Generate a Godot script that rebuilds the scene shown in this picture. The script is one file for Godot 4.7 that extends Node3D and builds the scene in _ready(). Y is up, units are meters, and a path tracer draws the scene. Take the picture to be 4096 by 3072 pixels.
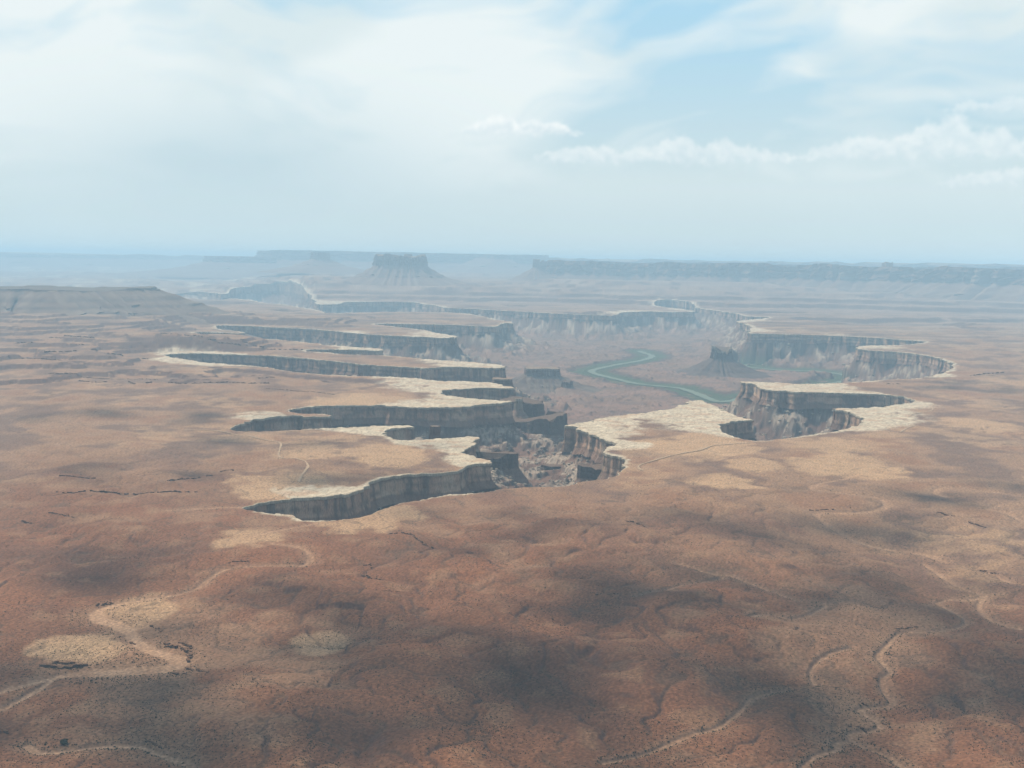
extends Node3D
# A high desert overlook: red badlands, a pale-rimmed canyon system with a river, and hazy mesas beyond.
# World: y = 0 is the level of the white rim bench, the eye stands 430 m above it and looks along -z. Metres.

const EYE := 430.0
const SUN_TURN := 48.0      # degrees left of the view
const SUN_HIGH := 54.0
const EXPOSURE := 1.62
const SKY_LEVEL := 0.635       # the sky's own brightness, so that it looks as photographed at this exposure

var rim := PackedVector2Array()          # outline of the canyon at bench level
var rim_near: Segs
var wash_near: Segs
var river_near: Segs
var n_a: FastNoiseLite
var n_b: FastNoiseLite
var n_c: FastNoiseLite
var n_h: FastNoiseLite
var n_g: FastNoiseLite
var n_d: FastNoiseLite
var n_e: FastNoiseLite
var n_f: FastNoiseLite
var n_cell: FastNoiseLite
var n_cell2: FastNoiseLite
var n_wall: FastNoiseLite
var white_spots: Array
var sand_spots: Array
var mats := {}

# ---------------------------------------------------------------- nearest line look-up
class Segs:
	var ax := PackedFloat32Array()
	var az := PackedFloat32Array()
	var bx := PackedFloat32Array()
	var bz := PackedFloat32Array()
	var wd := PackedFloat32Array()
	var cells: Array = []
	var x0 := 0.0
	var z0 := 0.0
	var cell := 100.0
	var nx := 0
	var nz := 0
	var reach := 300.0

	func add(a: Vector2, b: Vector2, w: float) -> void:
		ax.append(a.x); az.append(a.y); bx.append(b.x); bz.append(b.y); wd.append(w)

	func finish(cell_size: float, far: float) -> void:
		cell = cell_size
		reach = far
		var x1 := -1e9
		var z1 := -1e9
		x0 = 1e9
		z0 = 1e9
		for i in ax.size():
			x0 = minf(x0, minf(ax[i], bx[i])); x1 = maxf(x1, maxf(ax[i], bx[i]))
			z0 = minf(z0, minf(az[i], bz[i])); z1 = maxf(z1, maxf(az[i], bz[i]))
		x0 -= reach; z0 -= reach
		nx = int((x1 + reach - x0) / cell) + 1
		nz = int((z1 + reach - z0) / cell) + 1
		cells.resize(nx * nz)
		for i in ax.size():
			var i0 := maxi(0, int((minf(ax[i], bx[i]) - reach - x0) / cell))
			var i1 := mini(nx - 1, int((maxf(ax[i], bx[i]) + reach - x0) / cell))
			var j0 := maxi(0, int((minf(az[i], bz[i]) - reach - z0) / cell))
			var j1 := mini(nz - 1, int((maxf(az[i], bz[i]) + reach - z0) / cell))
			for j in range(j0, j1 + 1):
				for k in range(i0, i1 + 1):
					if cells[j * nx + k] == null:
						cells[j * nx + k] = PackedInt32Array()
					cells[j * nx + k].append(i)

	func dist(x: float, z: float) -> float:
		var i := int((x - x0) / cell)
		var j := int((z - z0) / cell)
		if x < x0 or z < z0 or i >= nx or j >= nz or cells[j * nx + i] == null:
			return reach
		var l: PackedInt32Array = cells[j * nx + i]
		var best := reach * reach
		for s in l:
			var px := ax[s]
			var pz := az[s]
			var dx := bx[s] - px
			var dz := bz[s] - pz
			var t := clampf(((x - px) * dx + (z - pz) * dz) / (dx * dx + dz * dz + 1e-6), 0.0, 1.0)
			var ex := px + dx * t - x
			var ez := pz + dz * t - z
			best = minf(best, ex * ex + ez * ez)
		return sqrt(best)

	var nxs := PackedFloat32Array()      # for a closed outline: normals of the segments and of the corners where they start
	var nzs := PackedFloat32Array()
	var mxs := PackedFloat32Array()
	var mzs := PackedFloat32Array()
	var inside := PackedByteArray()
	func close(outline: PackedVector2Array) -> void:
		var n := ax.size()
		var area := 0.0
		for i in n:
			area += ax[i] * bz[i] - az[i] * bx[i]
		var turn := 1.0 if area > 0.0 else -1.0
		for i in n:
			var t := Vector2(bx[i] - ax[i], bz[i] - az[i]).normalized() * turn
			nxs.append(t.y)
			nzs.append(-t.x)
		for i in n:
			var l := (i + n - 1) % n
			mxs.append(nxs[i] + nxs[l])
			mzs.append(nzs[i] + nzs[l])
		inside.resize(nx * nz)
		for j in nz:
			for i in nx:
				if cells[j * nx + i] == null:
					inside[j * nx + i] = int(Geometry2D.is_point_in_polygon(Vector2(x0 + (i + 0.5) * cell, z0 + (j + 0.5) * cell), outline))

	func signed_dist(x: float, z: float) -> float:    # below 0 inside the outline
		var i := int((x - x0) / cell)
		var j := int((z - z0) / cell)
		if x < x0 or z < z0 or i >= nx or j >= nz:
			return reach
		if cells[j * nx + i] == null:
			return -reach if inside[j * nx + i] else reach
		var l: PackedInt32Array = cells[j * nx + i]
		var best := 1e12
		var s_best := 0
		var t_best := 0.0
		for s in l:
			var px := ax[s]
			var pz := az[s]
			var dx := bx[s] - px
			var dz := bz[s] - pz
			var t := clampf(((x - px) * dx + (z - pz) * dz) / (dx * dx + dz * dz + 1e-6), 0.0, 1.0)
			var ex := px + dx * t - x
			var ez := pz + dz * t - z
			var q := ex * ex + ez * ez
			if q < best:
				best = q
				s_best = s
				t_best = t
		var qx := ax[s_best] + (bx[s_best] - ax[s_best]) * t_best
		var qz := az[s_best] + (bz[s_best] - az[s_best]) * t_best
		var mx := nxs[s_best]
		var mz := nzs[s_best]
		if t_best <= 0.0:
			mx = mxs[s_best]
			mz = mzs[s_best]
		elif t_best >= 1.0:
			var nxt := (s_best + 1) % ax.size()
			mx = mxs[nxt]
			mz = mzs[nxt]
		var d := minf(sqrt(best), reach)
		return d if (x - qx) * mx + (z - qz) * mz >= 0.0 else -d

	func ratio(x: float, z: float) -> float:   # distance in half-widths of the nearest line
		var i := int((x - x0) / cell)
		var j := int((z - z0) / cell)
		if x < x0 or z < z0 or i >= nx or j >= nz or cells[j * nx + i] == null:
			return 50.0
		var l: PackedInt32Array = cells[j * nx + i]
		var best := 2500.0
		for s in l:
			var px := ax[s]
			var pz := az[s]
			var dx := bx[s] - px
			var dz := bz[s] - pz
			var t := clampf(((x - px) * dx + (z - pz) * dz) / (dx * dx + dz * dz + 1e-6), 0.0, 1.0)
			var ex := px + dx * t - x
			var ez := pz + dz * t - z
			best = minf(best, (ex * ex + ez * ez) / (wd[s] * wd[s]))
		return sqrt(best)

# ---------------------------------------------------------------- small helpers
func noise(freq: float, octaves: int, at_seed: int, kind := FastNoiseLite.TYPE_SIMPLEX_SMOOTH) -> FastNoiseLite:
	var n := FastNoiseLite.new()
	n.noise_type = kind
	n.frequency = freq
	n.seed = at_seed
	n.fractal_type = FastNoiseLite.FRACTAL_FBM if octaves > 1 else FastNoiseLite.FRACTAL_NONE
	n.fractal_octaves = octaves
	return n

func chaikin(p: PackedVector2Array, closed: bool) -> PackedVector2Array:
	var o := PackedVector2Array()
	var n := p.size()
	if not closed:
		o.append(p[0])
	for i in (n if closed else n - 1):
		var a := p[i]
		var b := p[(i + 1) % n]
		o.append(a.lerp(b, 0.25))
		o.append(a.lerp(b, 0.75))
	if not closed:
		o.append(p[n - 1])
	return o

func meta(o: Node3D, label: String, category := "", group := "") -> void:
	if label: o.set_meta("label", label)
	if category: o.set_meta("category", category)
	if group: o.set_meta("group", group)

func put(called: String, m: Mesh, mat: Material, parent: Node = self) -> MeshInstance3D:
	var o := MeshInstance3D.new()
	o.name = called
	o.mesh = m
	o.material_override = mat
	parent.add_child(o, true)
	return o

func structure(called: String, m: Mesh, mat: Material) -> MeshInstance3D:
	var o := put(called, m, mat)
	o.set_meta("kind", "structure")
	return o

func array_mesh(v: PackedVector3Array, n: PackedVector3Array, c: PackedColorArray, idx := PackedInt32Array()) -> ArrayMesh:
	var a := []
	a.resize(Mesh.ARRAY_MAX)
	a[Mesh.ARRAY_VERTEX] = v
	a[Mesh.ARRAY_NORMAL] = n
	a[Mesh.ARRAY_COLOR] = c
	if idx.size():
		a[Mesh.ARRAY_INDEX] = idx
	var m := ArrayMesh.new()
	m.add_surface_from_arrays(Mesh.PRIMITIVE_TRIANGLES, a)
	return m

class Tris:      # flat shaded triangles, front faces clockwise
	var v := PackedVector3Array()
	var n := PackedVector3Array()
	var c := PackedColorArray()
	func tri(a: Vector3, b: Vector3, d: Vector3, ca: Color, cb: Color, cd: Color) -> void:
		var m := (d - a).cross(b - a).normalized()
		v.append(a); v.append(b); v.append(d)
		n.append(m); n.append(m); n.append(m)
		c.append(ca); c.append(cb); c.append(cd)
	func quad(a: Vector3, b: Vector3, d: Vector3, e: Vector3, ca: Color, cb: Color, cd: Color, ce: Color) -> void:
		tri(a, b, d, ca, cb, cd)
		tri(a, d, e, ca, cd, ce)

func grain(at_seed: int, freq: float, low: float, high: float, side := 512) -> NoiseTexture2D:
	var t := NoiseTexture2D.new()
	t.width = side
	t.height = side
	t.seamless = true
	t.noise = noise(freq, 5, at_seed)
	var g := Gradient.new()
	g.set_color(0, Color(low, low, low))
	g.set_color(1, Color(high, high, high))
	t.color_ramp = g
	return t

func bumps(at_seed: int, freq: float, strength: float, side := 512) -> NoiseTexture2D:
	var t := NoiseTexture2D.new()
	t.width = side
	t.height = side
	t.seamless = true
	t.as_normal_map = true
	t.bump_strength = strength
	t.noise = noise(freq, 5, at_seed)
	return t

func earth(called: String, size: Vector3, tex: Texture2D, nrm: Texture2D, nstrength: float, rough := 0.95) -> StandardMaterial3D:
	var m := StandardMaterial3D.new()
	m.resource_name = called
	m.vertex_color_use_as_albedo = true
	m.albedo_texture = tex
	m.roughness = rough
	m.metallic_specular = 0.15
	if nrm:
		m.normal_enabled = true
		m.normal_texture = nrm
		m.normal_scale = nstrength
	m.uv1_triplanar = true
	m.uv1_world_triplanar = true
	m.uv1_scale = Vector3(1.0 / size.x, 1.0 / size.y, 1.0 / size.z)
	return m

func stairs(h: float, step: float, hard: float) -> float:
	var k := floorf(h / step)
	var f := h / step - k
	return (k + smoothstep(hard, 1.0, f)) * step

# ---------------------------------------------------------------- the lie of the land
func side_of_rim(x: float, z: float) -> float:     # metres outside (+) or inside (-) the canyon edge
	if x < rim_near.x0 or z < rim_near.z0 or z > -1580.0 or x > 2900.0:
		return 320.0
	var d := rim_near.signed_dist(x, z)
	if absf(d) < 120.0:
		var far := clampf(-z / 4000.0, 0.5, 2.2)
		d += (n_d.get_noise_2d(x, z) * 8.0 + n_e.get_noise_2d(x, z) * 12.0 + n_c.get_noise_2d(x, z) * 13.0) * far * (1.0 - absf(d) / 120.0)
	return d

func cliff_height(x: float, z: float) -> float:
	return 44.0 + 18.0 * n_b.get_noise_2d(x * 0.6 + 900.0, z * 0.6)

func gully(x: float, z: float) -> float:     # rounded spurs parted by sharp little drainages
	var wx := x + 22.0 * n_c.get_noise_2d(x + 500.0, z)
	var wz := z + 22.0 * n_c.get_noise_2d(x, z + 800.0)
	var g := minf(1.0, absf(n_g.get_noise_2d(wx, wz * 0.8)) * 2.2)
	return 8.5 * sqrt(g + 0.01) + 1.3 * n_d.get_noise_2d(x * 0.6, z * 0.6)

func bench_height(x: float, z: float, r: float, sd: float, wash: float) -> float:
	var f := smoothstep(25.0, 300.0, sd)
	var near := 1.0 - smoothstep(1500.0, 3200.0, r)
	var h := 0.0
	var billow := minf(1.0, absf(n_h.get_noise_2d(x + 18.0 * n_c.get_noise_2d(x, z), z)) * 1.5)
	h += f * (0.22 + 0.78 * near) * (n_a.get_noise_2d(x, z) * 20.0 + (billow * (7.0 + 6.0 * smoothstep(0.0, 0.3, billow)) - 2.0 + absf(n_c.get_noise_2d(x, z)) * 3.0) * smoothstep(0.5, 38.0, wash))
	h += f * n_d.get_noise_2d(x, z) * 0.7
	if r < 4200.0:
		h += f * (0.12 + 0.88 * near) * 0.62 * gully(x, z) * smoothstep(0.5, 16.0, wash)
	# the stepped slopes on the left, under the dark mesa
	var az := rad_to_deg(atan2(x, -z))
	if r > 3200.0 and r < 9500.0 and az < -3.0:
		var up := smoothstep(3500.0, 7200.0, r) * smoothstep(-5.0, -17.0, az) * 95.0 * smoothstep(40.0, 500.0, sd)
		up += (n_a.get_noise_2d(x * 0.5, z * 0.5 + 3000.0) * 36.0 + n_c.get_noise_2d(x, z) * 4.0) * smoothstep(3300.0, 4500.0, r) * smoothstep(-4.0, -9.0, az) * f
		up *= 1.0 - smoothstep(8200.0, 9500.0, r)
		h += lerpf(up, stairs(up, 13.0, 0.86), 0.9)
	# the terraces beyond the river
	if r > 9000.0:
		var rise := smoothstep(10800.0, 15500.0, r) * 185.0 * smoothstep(-15.0, -9.0, az) * smoothstep(60.0, 1200.0, sd + 900.0 * smoothstep(11000.0, 12500.0, r))
		rise += smoothstep(14000.0, 40000.0, r) * 130.0 * (1.0 - smoothstep(-15.0, -9.0, az))
		rise += n_a.get_noise_2d(x * 0.12, z * 0.12) * 60.0 * smoothstep(10500.0, 14000.0, r) + n_a.get_noise_2d(x * 0.4, z * 0.4) * 22.0 * f
		h += lerpf(rise, stairs(rise, 38.0, 0.8), 0.85)
	if wash < 3.0 and r < 3600.0:
		h -= ((1.0 - smoothstep(0.75, 1.5, wash)) * 1.3 + (1.0 - smoothstep(0.6, 3.0, wash)) * 1.6) * f
	return h

func floor_height(x: float, z: float) -> float:
	var r := sqrt(x * x + z * z)
	var y := -lerpf(105.0, 172.0, smoothstep(2000.0, 4200.0, r))
	var t := n_b.get_noise_2d(x * 0.8, z * 0.8) * 10.0 + n_c.get_noise_2d(x, z) * 4.0
	y += lerpf(t, stairs(t, 5.0, 0.8), 0.85)
	return y

func inner_height(x: float, z: float, sd: float) -> float:
	var d := maxf(0.0, -sd)
	var top := -cliff_height(x, z)
	var low := floor_height(x, z)
	var cone := n_e.get_noise_2d(x * 0.33, z * 0.33)
	var q := d * (1.0 + 0.8 * cone)
	var y := top - minf(d * 1.5, 16.0)
	y += (low - y) * (1.0 - exp(-maxf(q - 4.0, 0.0) / 120.0)) if d > 4.0 else 0.0
	if d > 250.0:
		y = lerpf(y, low, smoothstep(250.0, 320.0, d))
	var t := y + n_d.get_noise_2d(x, z) * 4.0
	y = lerpf(y, stairs(t, 14.0, 0.72), 0.55 * smoothstep(10.0, 40.0, d))
	y += n_d.get_noise_2d(x * 2.0, z * 2.0) * 1.6 * smoothstep(2.0, 30.0, d)
	var rv := river_near.dist(x, z)
	if rv < 420.0 and d > 70.0:
		var bank := rv + n_c.get_noise_2d(x, z) * 45.0
		y = lerpf(minf(y, -184.0), y, smoothstep(95.0, 150.0, bank))
		if rv < 80.0:
			y = minf(y, -184.0 - 4.0 * (1.0 - smoothstep(26.0, 44.0, rv)))
	return y

const RED := Color(0.158, 0.074, 0.043)
const RUST := Color(0.185, 0.083, 0.046)
const DARK := Color(0.090, 0.045, 0.031)
const TAN := Color(0.245, 0.150, 0.096)
const DUSK := Color(0.155, 0.096, 0.070)
const SAND := Color(0.36, 0.225, 0.145)
const STRAW := Color(0.36, 0.235, 0.142)
const CREAM := Color(0.43, 0.365, 0.28)

func near_spots(all: Array, r: float) -> Array:
	var o: Array = []
	for s: Vector3 in all:
		if absf(sqrt(s.x * s.x + s.y * s.y) - r) < s.z * 1.9 + 20.0:
			o.append(s)
	return o

func white_amount(x: float, z: float, sd: float, spots: Array) -> float:
	if sd > 230.0:
		return 0.0
	var wide := -1.5 + 30.0 * maxf(0.0, n_a.get_noise_2d(x * 1.7, z * 1.7) + 0.08)
	if z < -3500.0:
		wide += clampf((-z - 3500.0) / 3000.0, 0.0, 3.5) * 14.0
	for s: Vector3 in spots:
		var q := ((x - s.x) * (x - s.x) + (z - s.y) * (z - s.y)) / (s.z * s.z)
		if q < 1.0:
			wide += 150.0 * (1.0 - q)
	wide *= 1.0 + 0.75 * n_e.get_noise_2d(x * 0.55, z * 0.35) + 0.35 * n_d.get_noise_2d(x, z * 0.5)
	return 1.0 - smoothstep(wide * 0.45 - 1.0, wide * 1.3 + 2.0, sd)

func top_color(x: float, z: float, r: float, sd: float, wash: float, white: float, steep: float, sandy: Array) -> Color:
	var a := n_a.get_noise_2d(x * 1.3 + 5000.0, z * 0.8)
	var b := n_b.get_noise_2d(x * 1.1, z * 0.9 + 7000.0)
	var c := n_e.get_noise_2d(x * 0.5, z * 0.5)
	var fine := n_d.get_noise_2d(x * 3.0, z * 3.0)
	var az := x / -z
	var zone := smoothstep(1500.0, 2500.0, r + 420.0 * a + 500.0 * clampf(az * 2.0, -0.8, 0.5))
	var red := RED.lerp(RUST, smoothstep(-0.1, 0.45, b)).lerp(DARK, 0.75 * smoothstep(0.05, 0.5, a))
	red = red.lerp(TAN, 0.55 * smoothstep(0.1, 0.5, -a + 0.4 * c))
	var dry := TAN.lerp(DUSK, smoothstep(-0.15, 0.3, b + 0.3 * a)).lerp(RUST, 0.4 * smoothstep(0.1, 0.5, -b))
	dry = dry.lerp(STRAW, 0.55 * smoothstep(0.2, 0.6, a + 0.5 * c))
	var col := red.lerp(dry, zone)
	for s: Vector3 in sandy:
		var ex := (x - s.x) / s.z
		var ez := (z - s.y) / (s.z * 1.5)
		var q := ex * ex + ez * ez + 0.8 * c + 0.5 * a
		if q < 1.0:
			col = col.lerp(STRAW, 0.8 * smoothstep(1.0, 0.3, q))
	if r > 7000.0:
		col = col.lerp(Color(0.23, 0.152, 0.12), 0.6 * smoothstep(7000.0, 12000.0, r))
		var bandy := n_b.get_noise_2d(x * 0.35 + 700.0, z * 0.9)
		col = col.lerp(Color(0.10, 0.068, 0.058), 0.6 * smoothstep(0.08, 0.4, bandy)).lerp(Color(0.30, 0.225, 0.17), 0.5 * smoothstep(0.1, 0.45, -bandy))
		var pale := n_a.get_noise_2d(x * 0.35, z * 0.6 + 900.0)
		col = col.lerp(CREAM, 0.8 * smoothstep(0.28, 0.4, pale) * smoothstep(9000.0, 14000.0, r) * (1.0 - smoothstep(-0.2, -0.1, az)))
	if r < 3600.0:       # brush and grit gather along the little drainages
		var gl := gully(x, z)
		var near := 1.0 - smoothstep(2000.0, 3600.0, r)
		col = col.lerp(Color(0.085, 0.058, 0.042), 0.5 * near * (1.0 - smoothstep(1.6, 3.2, gl)))
		col = col.lerp(Color(0.25, 0.15, 0.09), 0.35 * near * smoothstep(5.6, 8.0, gl) * smoothstep(-0.1, 0.3, c))
	# bare ledges show where the ground breaks
	col = col.lerp(Color(0.085, 0.05, 0.042), 0.8 * smoothstep(0.34, 0.66, steep * (1.0 if r < 3000.0 else 4.5)))
	# washes
	var wsh := 1.0 - smoothstep(0.75, 1.25, wash + 0.45 * fine + 0.45 * c)
	var halo := (1.0 - smoothstep(1.0, 4.5, wash + 1.2 * c)) * 0.4
	col = col.lerp(TAN * 1.12, halo).lerp(SAND, wsh * ((0.95 if z > -1500.0 else 0.45) if x < -200.0 else 0.45) * (0.75 + 0.6 * c))
	if white > 0.0:
		var crack := n_cell.get_noise_2d(x, z * 0.8)      # 0 at the joints of the slabs
		var slab := n_cell2.get_noise_2d(x, z * 0.8)
		var w := CREAM * (0.92 + 0.12 * slab + 0.08 * fine)
		w = w.lerp(Color(0.21, 0.155, 0.11), 0.5 * (1.0 - smoothstep(-0.97, -0.82, crack)))
		w = w.lerp(TAN * 1.3, 0.5 * smoothstep(0.08, 0.4, n_e.get_noise_2d(x * 0.35, z * 0.8 + 333.0)))
		col = col.lerp(w, white)
	# grain and stones
	var g := 1.0 + 0.16 * fine + 0.22 * n_d.get_noise_2d(x * 8.0, z * 8.0 + 50.0)
	col = Color(col.r * g, col.g * g, col.b * g)
	return col

func inner_color(x: float, z: float, d: float, y: float, steep: float) -> Color:
	var c := n_e.get_noise_2d(x * 0.33, z * 0.33)
	var fine := n_d.get_noise_2d(x * 3.0, z * 3.0)
	var b := n_b.get_noise_2d(x, z + 2000.0)
	var base := Color(0.225, 0.132, 0.098).lerp(Color(0.16, 0.10, 0.078), smoothstep(-0.2, 0.3, b))
	base = base.lerp(Color(0.20, 0.125, 0.085), 0.6 * smoothstep(0.05, 0.4, n_a.get_noise_2d(x * 2.0, z * 2.0)))
	var rubble := Color(0.33, 0.265, 0.21)
	var tal := Color(0.155, 0.092, 0.07).lerp(rubble, 0.95 * smoothstep(-0.05, 0.25, -c + 0.35 * fine))
	var t := 1.0 - smoothstep(90.0, 230.0, d + 60.0 * b)
	var col := base.lerp(tal, t)
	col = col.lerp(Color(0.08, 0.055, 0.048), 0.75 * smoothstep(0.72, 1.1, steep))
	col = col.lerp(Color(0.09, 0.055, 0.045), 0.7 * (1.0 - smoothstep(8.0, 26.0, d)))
	if d > 60.0:       # thin dark beds stepping across the floor
		var t2 := n_b.get_noise_2d(x * 0.8, z * 0.8) * 10.0 + n_c.get_noise_2d(x, z) * 4.0
		var f2 := t2 / 5.0 - floorf(t2 / 5.0)
		col = col.lerp(Color(0.075, 0.05, 0.043), 0.75 * smoothstep(0.74, 0.86, f2) * smoothstep(-0.2, 0.15, n_e.get_noise_2d(x * 0.4, z * 0.4 + 70.0)))
	var rv := river_near.dist(x, z)
	if rv < 300.0:
		var bank := rv + n_c.get_noise_2d(x, z) * 45.0
		var green := (1.0 - smoothstep(94.0, 108.0, bank)) * smoothstep(-0.45, 0.0, n_e.get_noise_2d(x * 0.3, z * 0.3 + 400.0) + 0.3)
		green *= smoothstep(-172.0, -180.0, y)
		col = col.lerp(Color(0.055, 0.082, 0.045), green * 0.95)
		col = col.lerp(Color(0.07, 0.05, 0.04), 0.8 * smoothstep(98.0, 106.0, bank) * (1.0 - smoothstep(136.0, 146.0, bank)))
	var g := 1.0 + 0.22 * fine + 0.2 * n_d.get_noise_2d(x * 9.0, z * 9.0 + 50.0)
	return Color(col.r * g, col.g * g, col.b * g)

# ---------------------------------------------------------------- the terrain sheets
var rows: Array = []
var row_r := PackedFloat32Array()
const COLS := 836
const SPAN := 26.8

func make_row(i: int) -> void:
	var r := row_r[i]
	var sd := PackedFloat32Array(); sd.resize(COLS)
	var ws := PackedFloat32Array(); ws.resize(COLS)
	var wh := PackedFloat32Array(); wh.resize(COLS)
	var tp := PackedVector3Array(); tp.resize(COLS)
	var inn := PackedVector3Array(); inn.resize(COLS)
	var step := row_r[mini(i + 1, row_r.size() - 1)] - r + 20.0
	var spots := near_spots(white_spots, r)
	for j in COLS:
		var az := deg_to_rad(lerpf(-SPAN, SPAN, float(j) / (COLS - 1)))
		var x := sin(az) * r
		var z := -cos(az) * r
		var s := side_of_rim(x, z)
		var w := wash_near.ratio(x, z) if r < 4200.0 else 50.0
		sd[j] = s
		ws[j] = w
		var q := maxf(s, 0.0)
		wh[j] = white_amount(x, z, s, spots)
		var y := bench_height(x, z, r, q, w)
		if wh[j] > 0.01 and r < 7000.0:
			y += wh[j] * (n_cell2.get_noise_2d(x, z * 0.8) * 0.9 + clampf((n_cell.get_noise_2d(x, z * 0.8) + 0.9) * 4.0, 0.0, 0.6))
		tp[j] = Vector3(x, y, z)
		inn[j] = Vector3(x, inner_height(x, z, s) if s < 3.0 * step else -60.0, z)
	rows[i] = [sd, ws, wh, tp, inn]

var shade: Array = []
func shade_row(i: int) -> void:       # normals and colours
	var R: Array = rows[i]
	var sd: PackedFloat32Array = R[0]
	var ws: PackedFloat32Array = R[1]
	var wh: PackedFloat32Array = R[2]
	var tp: PackedVector3Array = R[3]
	var inn: PackedVector3Array = R[4]
	var ia := maxi(i - 1, 0)
	var ib := mini(i + 1, rows.size() - 1)
	var tpa: PackedVector3Array = rows[ia][3]
	var tpb: PackedVector3Array = rows[ib][3]
	var ina: PackedVector3Array = rows[ia][4]
	var inb: PackedVector3Array = rows[ib][4]
	var nt := PackedVector3Array(); nt.resize(COLS)
	var ni := PackedVector3Array(); ni.resize(COLS)
	var ct := PackedColorArray(); ct.resize(COLS)
	var ci := PackedColorArray(); ci.resize(COLS)
	var r := row_r[i]
	var sandy := near_spots(sand_spots, r)
	for j in COLS:
		var ja := maxi(j - 1, 0)
		var jb := mini(j + 1, COLS - 1)
		var p := tp[j]
		if sd[j] > -60.0:
			var n := (tp[jb] - tp[ja]).cross(tpb[j] - tpa[j]).normalized()
			nt[j] = n if n.y > 0.0 else -n
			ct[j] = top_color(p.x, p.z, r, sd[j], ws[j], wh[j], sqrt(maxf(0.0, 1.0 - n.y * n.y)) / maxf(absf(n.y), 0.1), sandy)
		if sd[j] < 60.0:
			var m := (inn[jb] - inn[ja]).cross(inb[j] - ina[j]).normalized()
			ni[j] = m if m.y > 0.0 else -m
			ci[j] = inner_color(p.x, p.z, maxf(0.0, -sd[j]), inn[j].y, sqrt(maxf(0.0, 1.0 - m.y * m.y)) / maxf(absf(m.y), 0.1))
	shade[i] = [nt, ni, ct, ci]

class Sheet:
	var v := PackedVector3Array()
	var n := PackedVector3Array()
	var c := PackedColorArray()
	var idx := PackedInt32Array()
	var lower := PackedInt32Array()
	var upper := PackedInt32Array()
	func begin(count: int) -> void:
		lower.resize(count); lower.fill(-1)
		upper.resize(count); upper.fill(-1)
	func shift() -> void:
		var t := lower
		lower = upper
		upper = t
		upper.fill(-1)
	func vert(p: Vector3, m: Vector3, col: Color) -> int:
		v.append(p); n.append(m); c.append(col)
		return v.size() - 1

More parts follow.
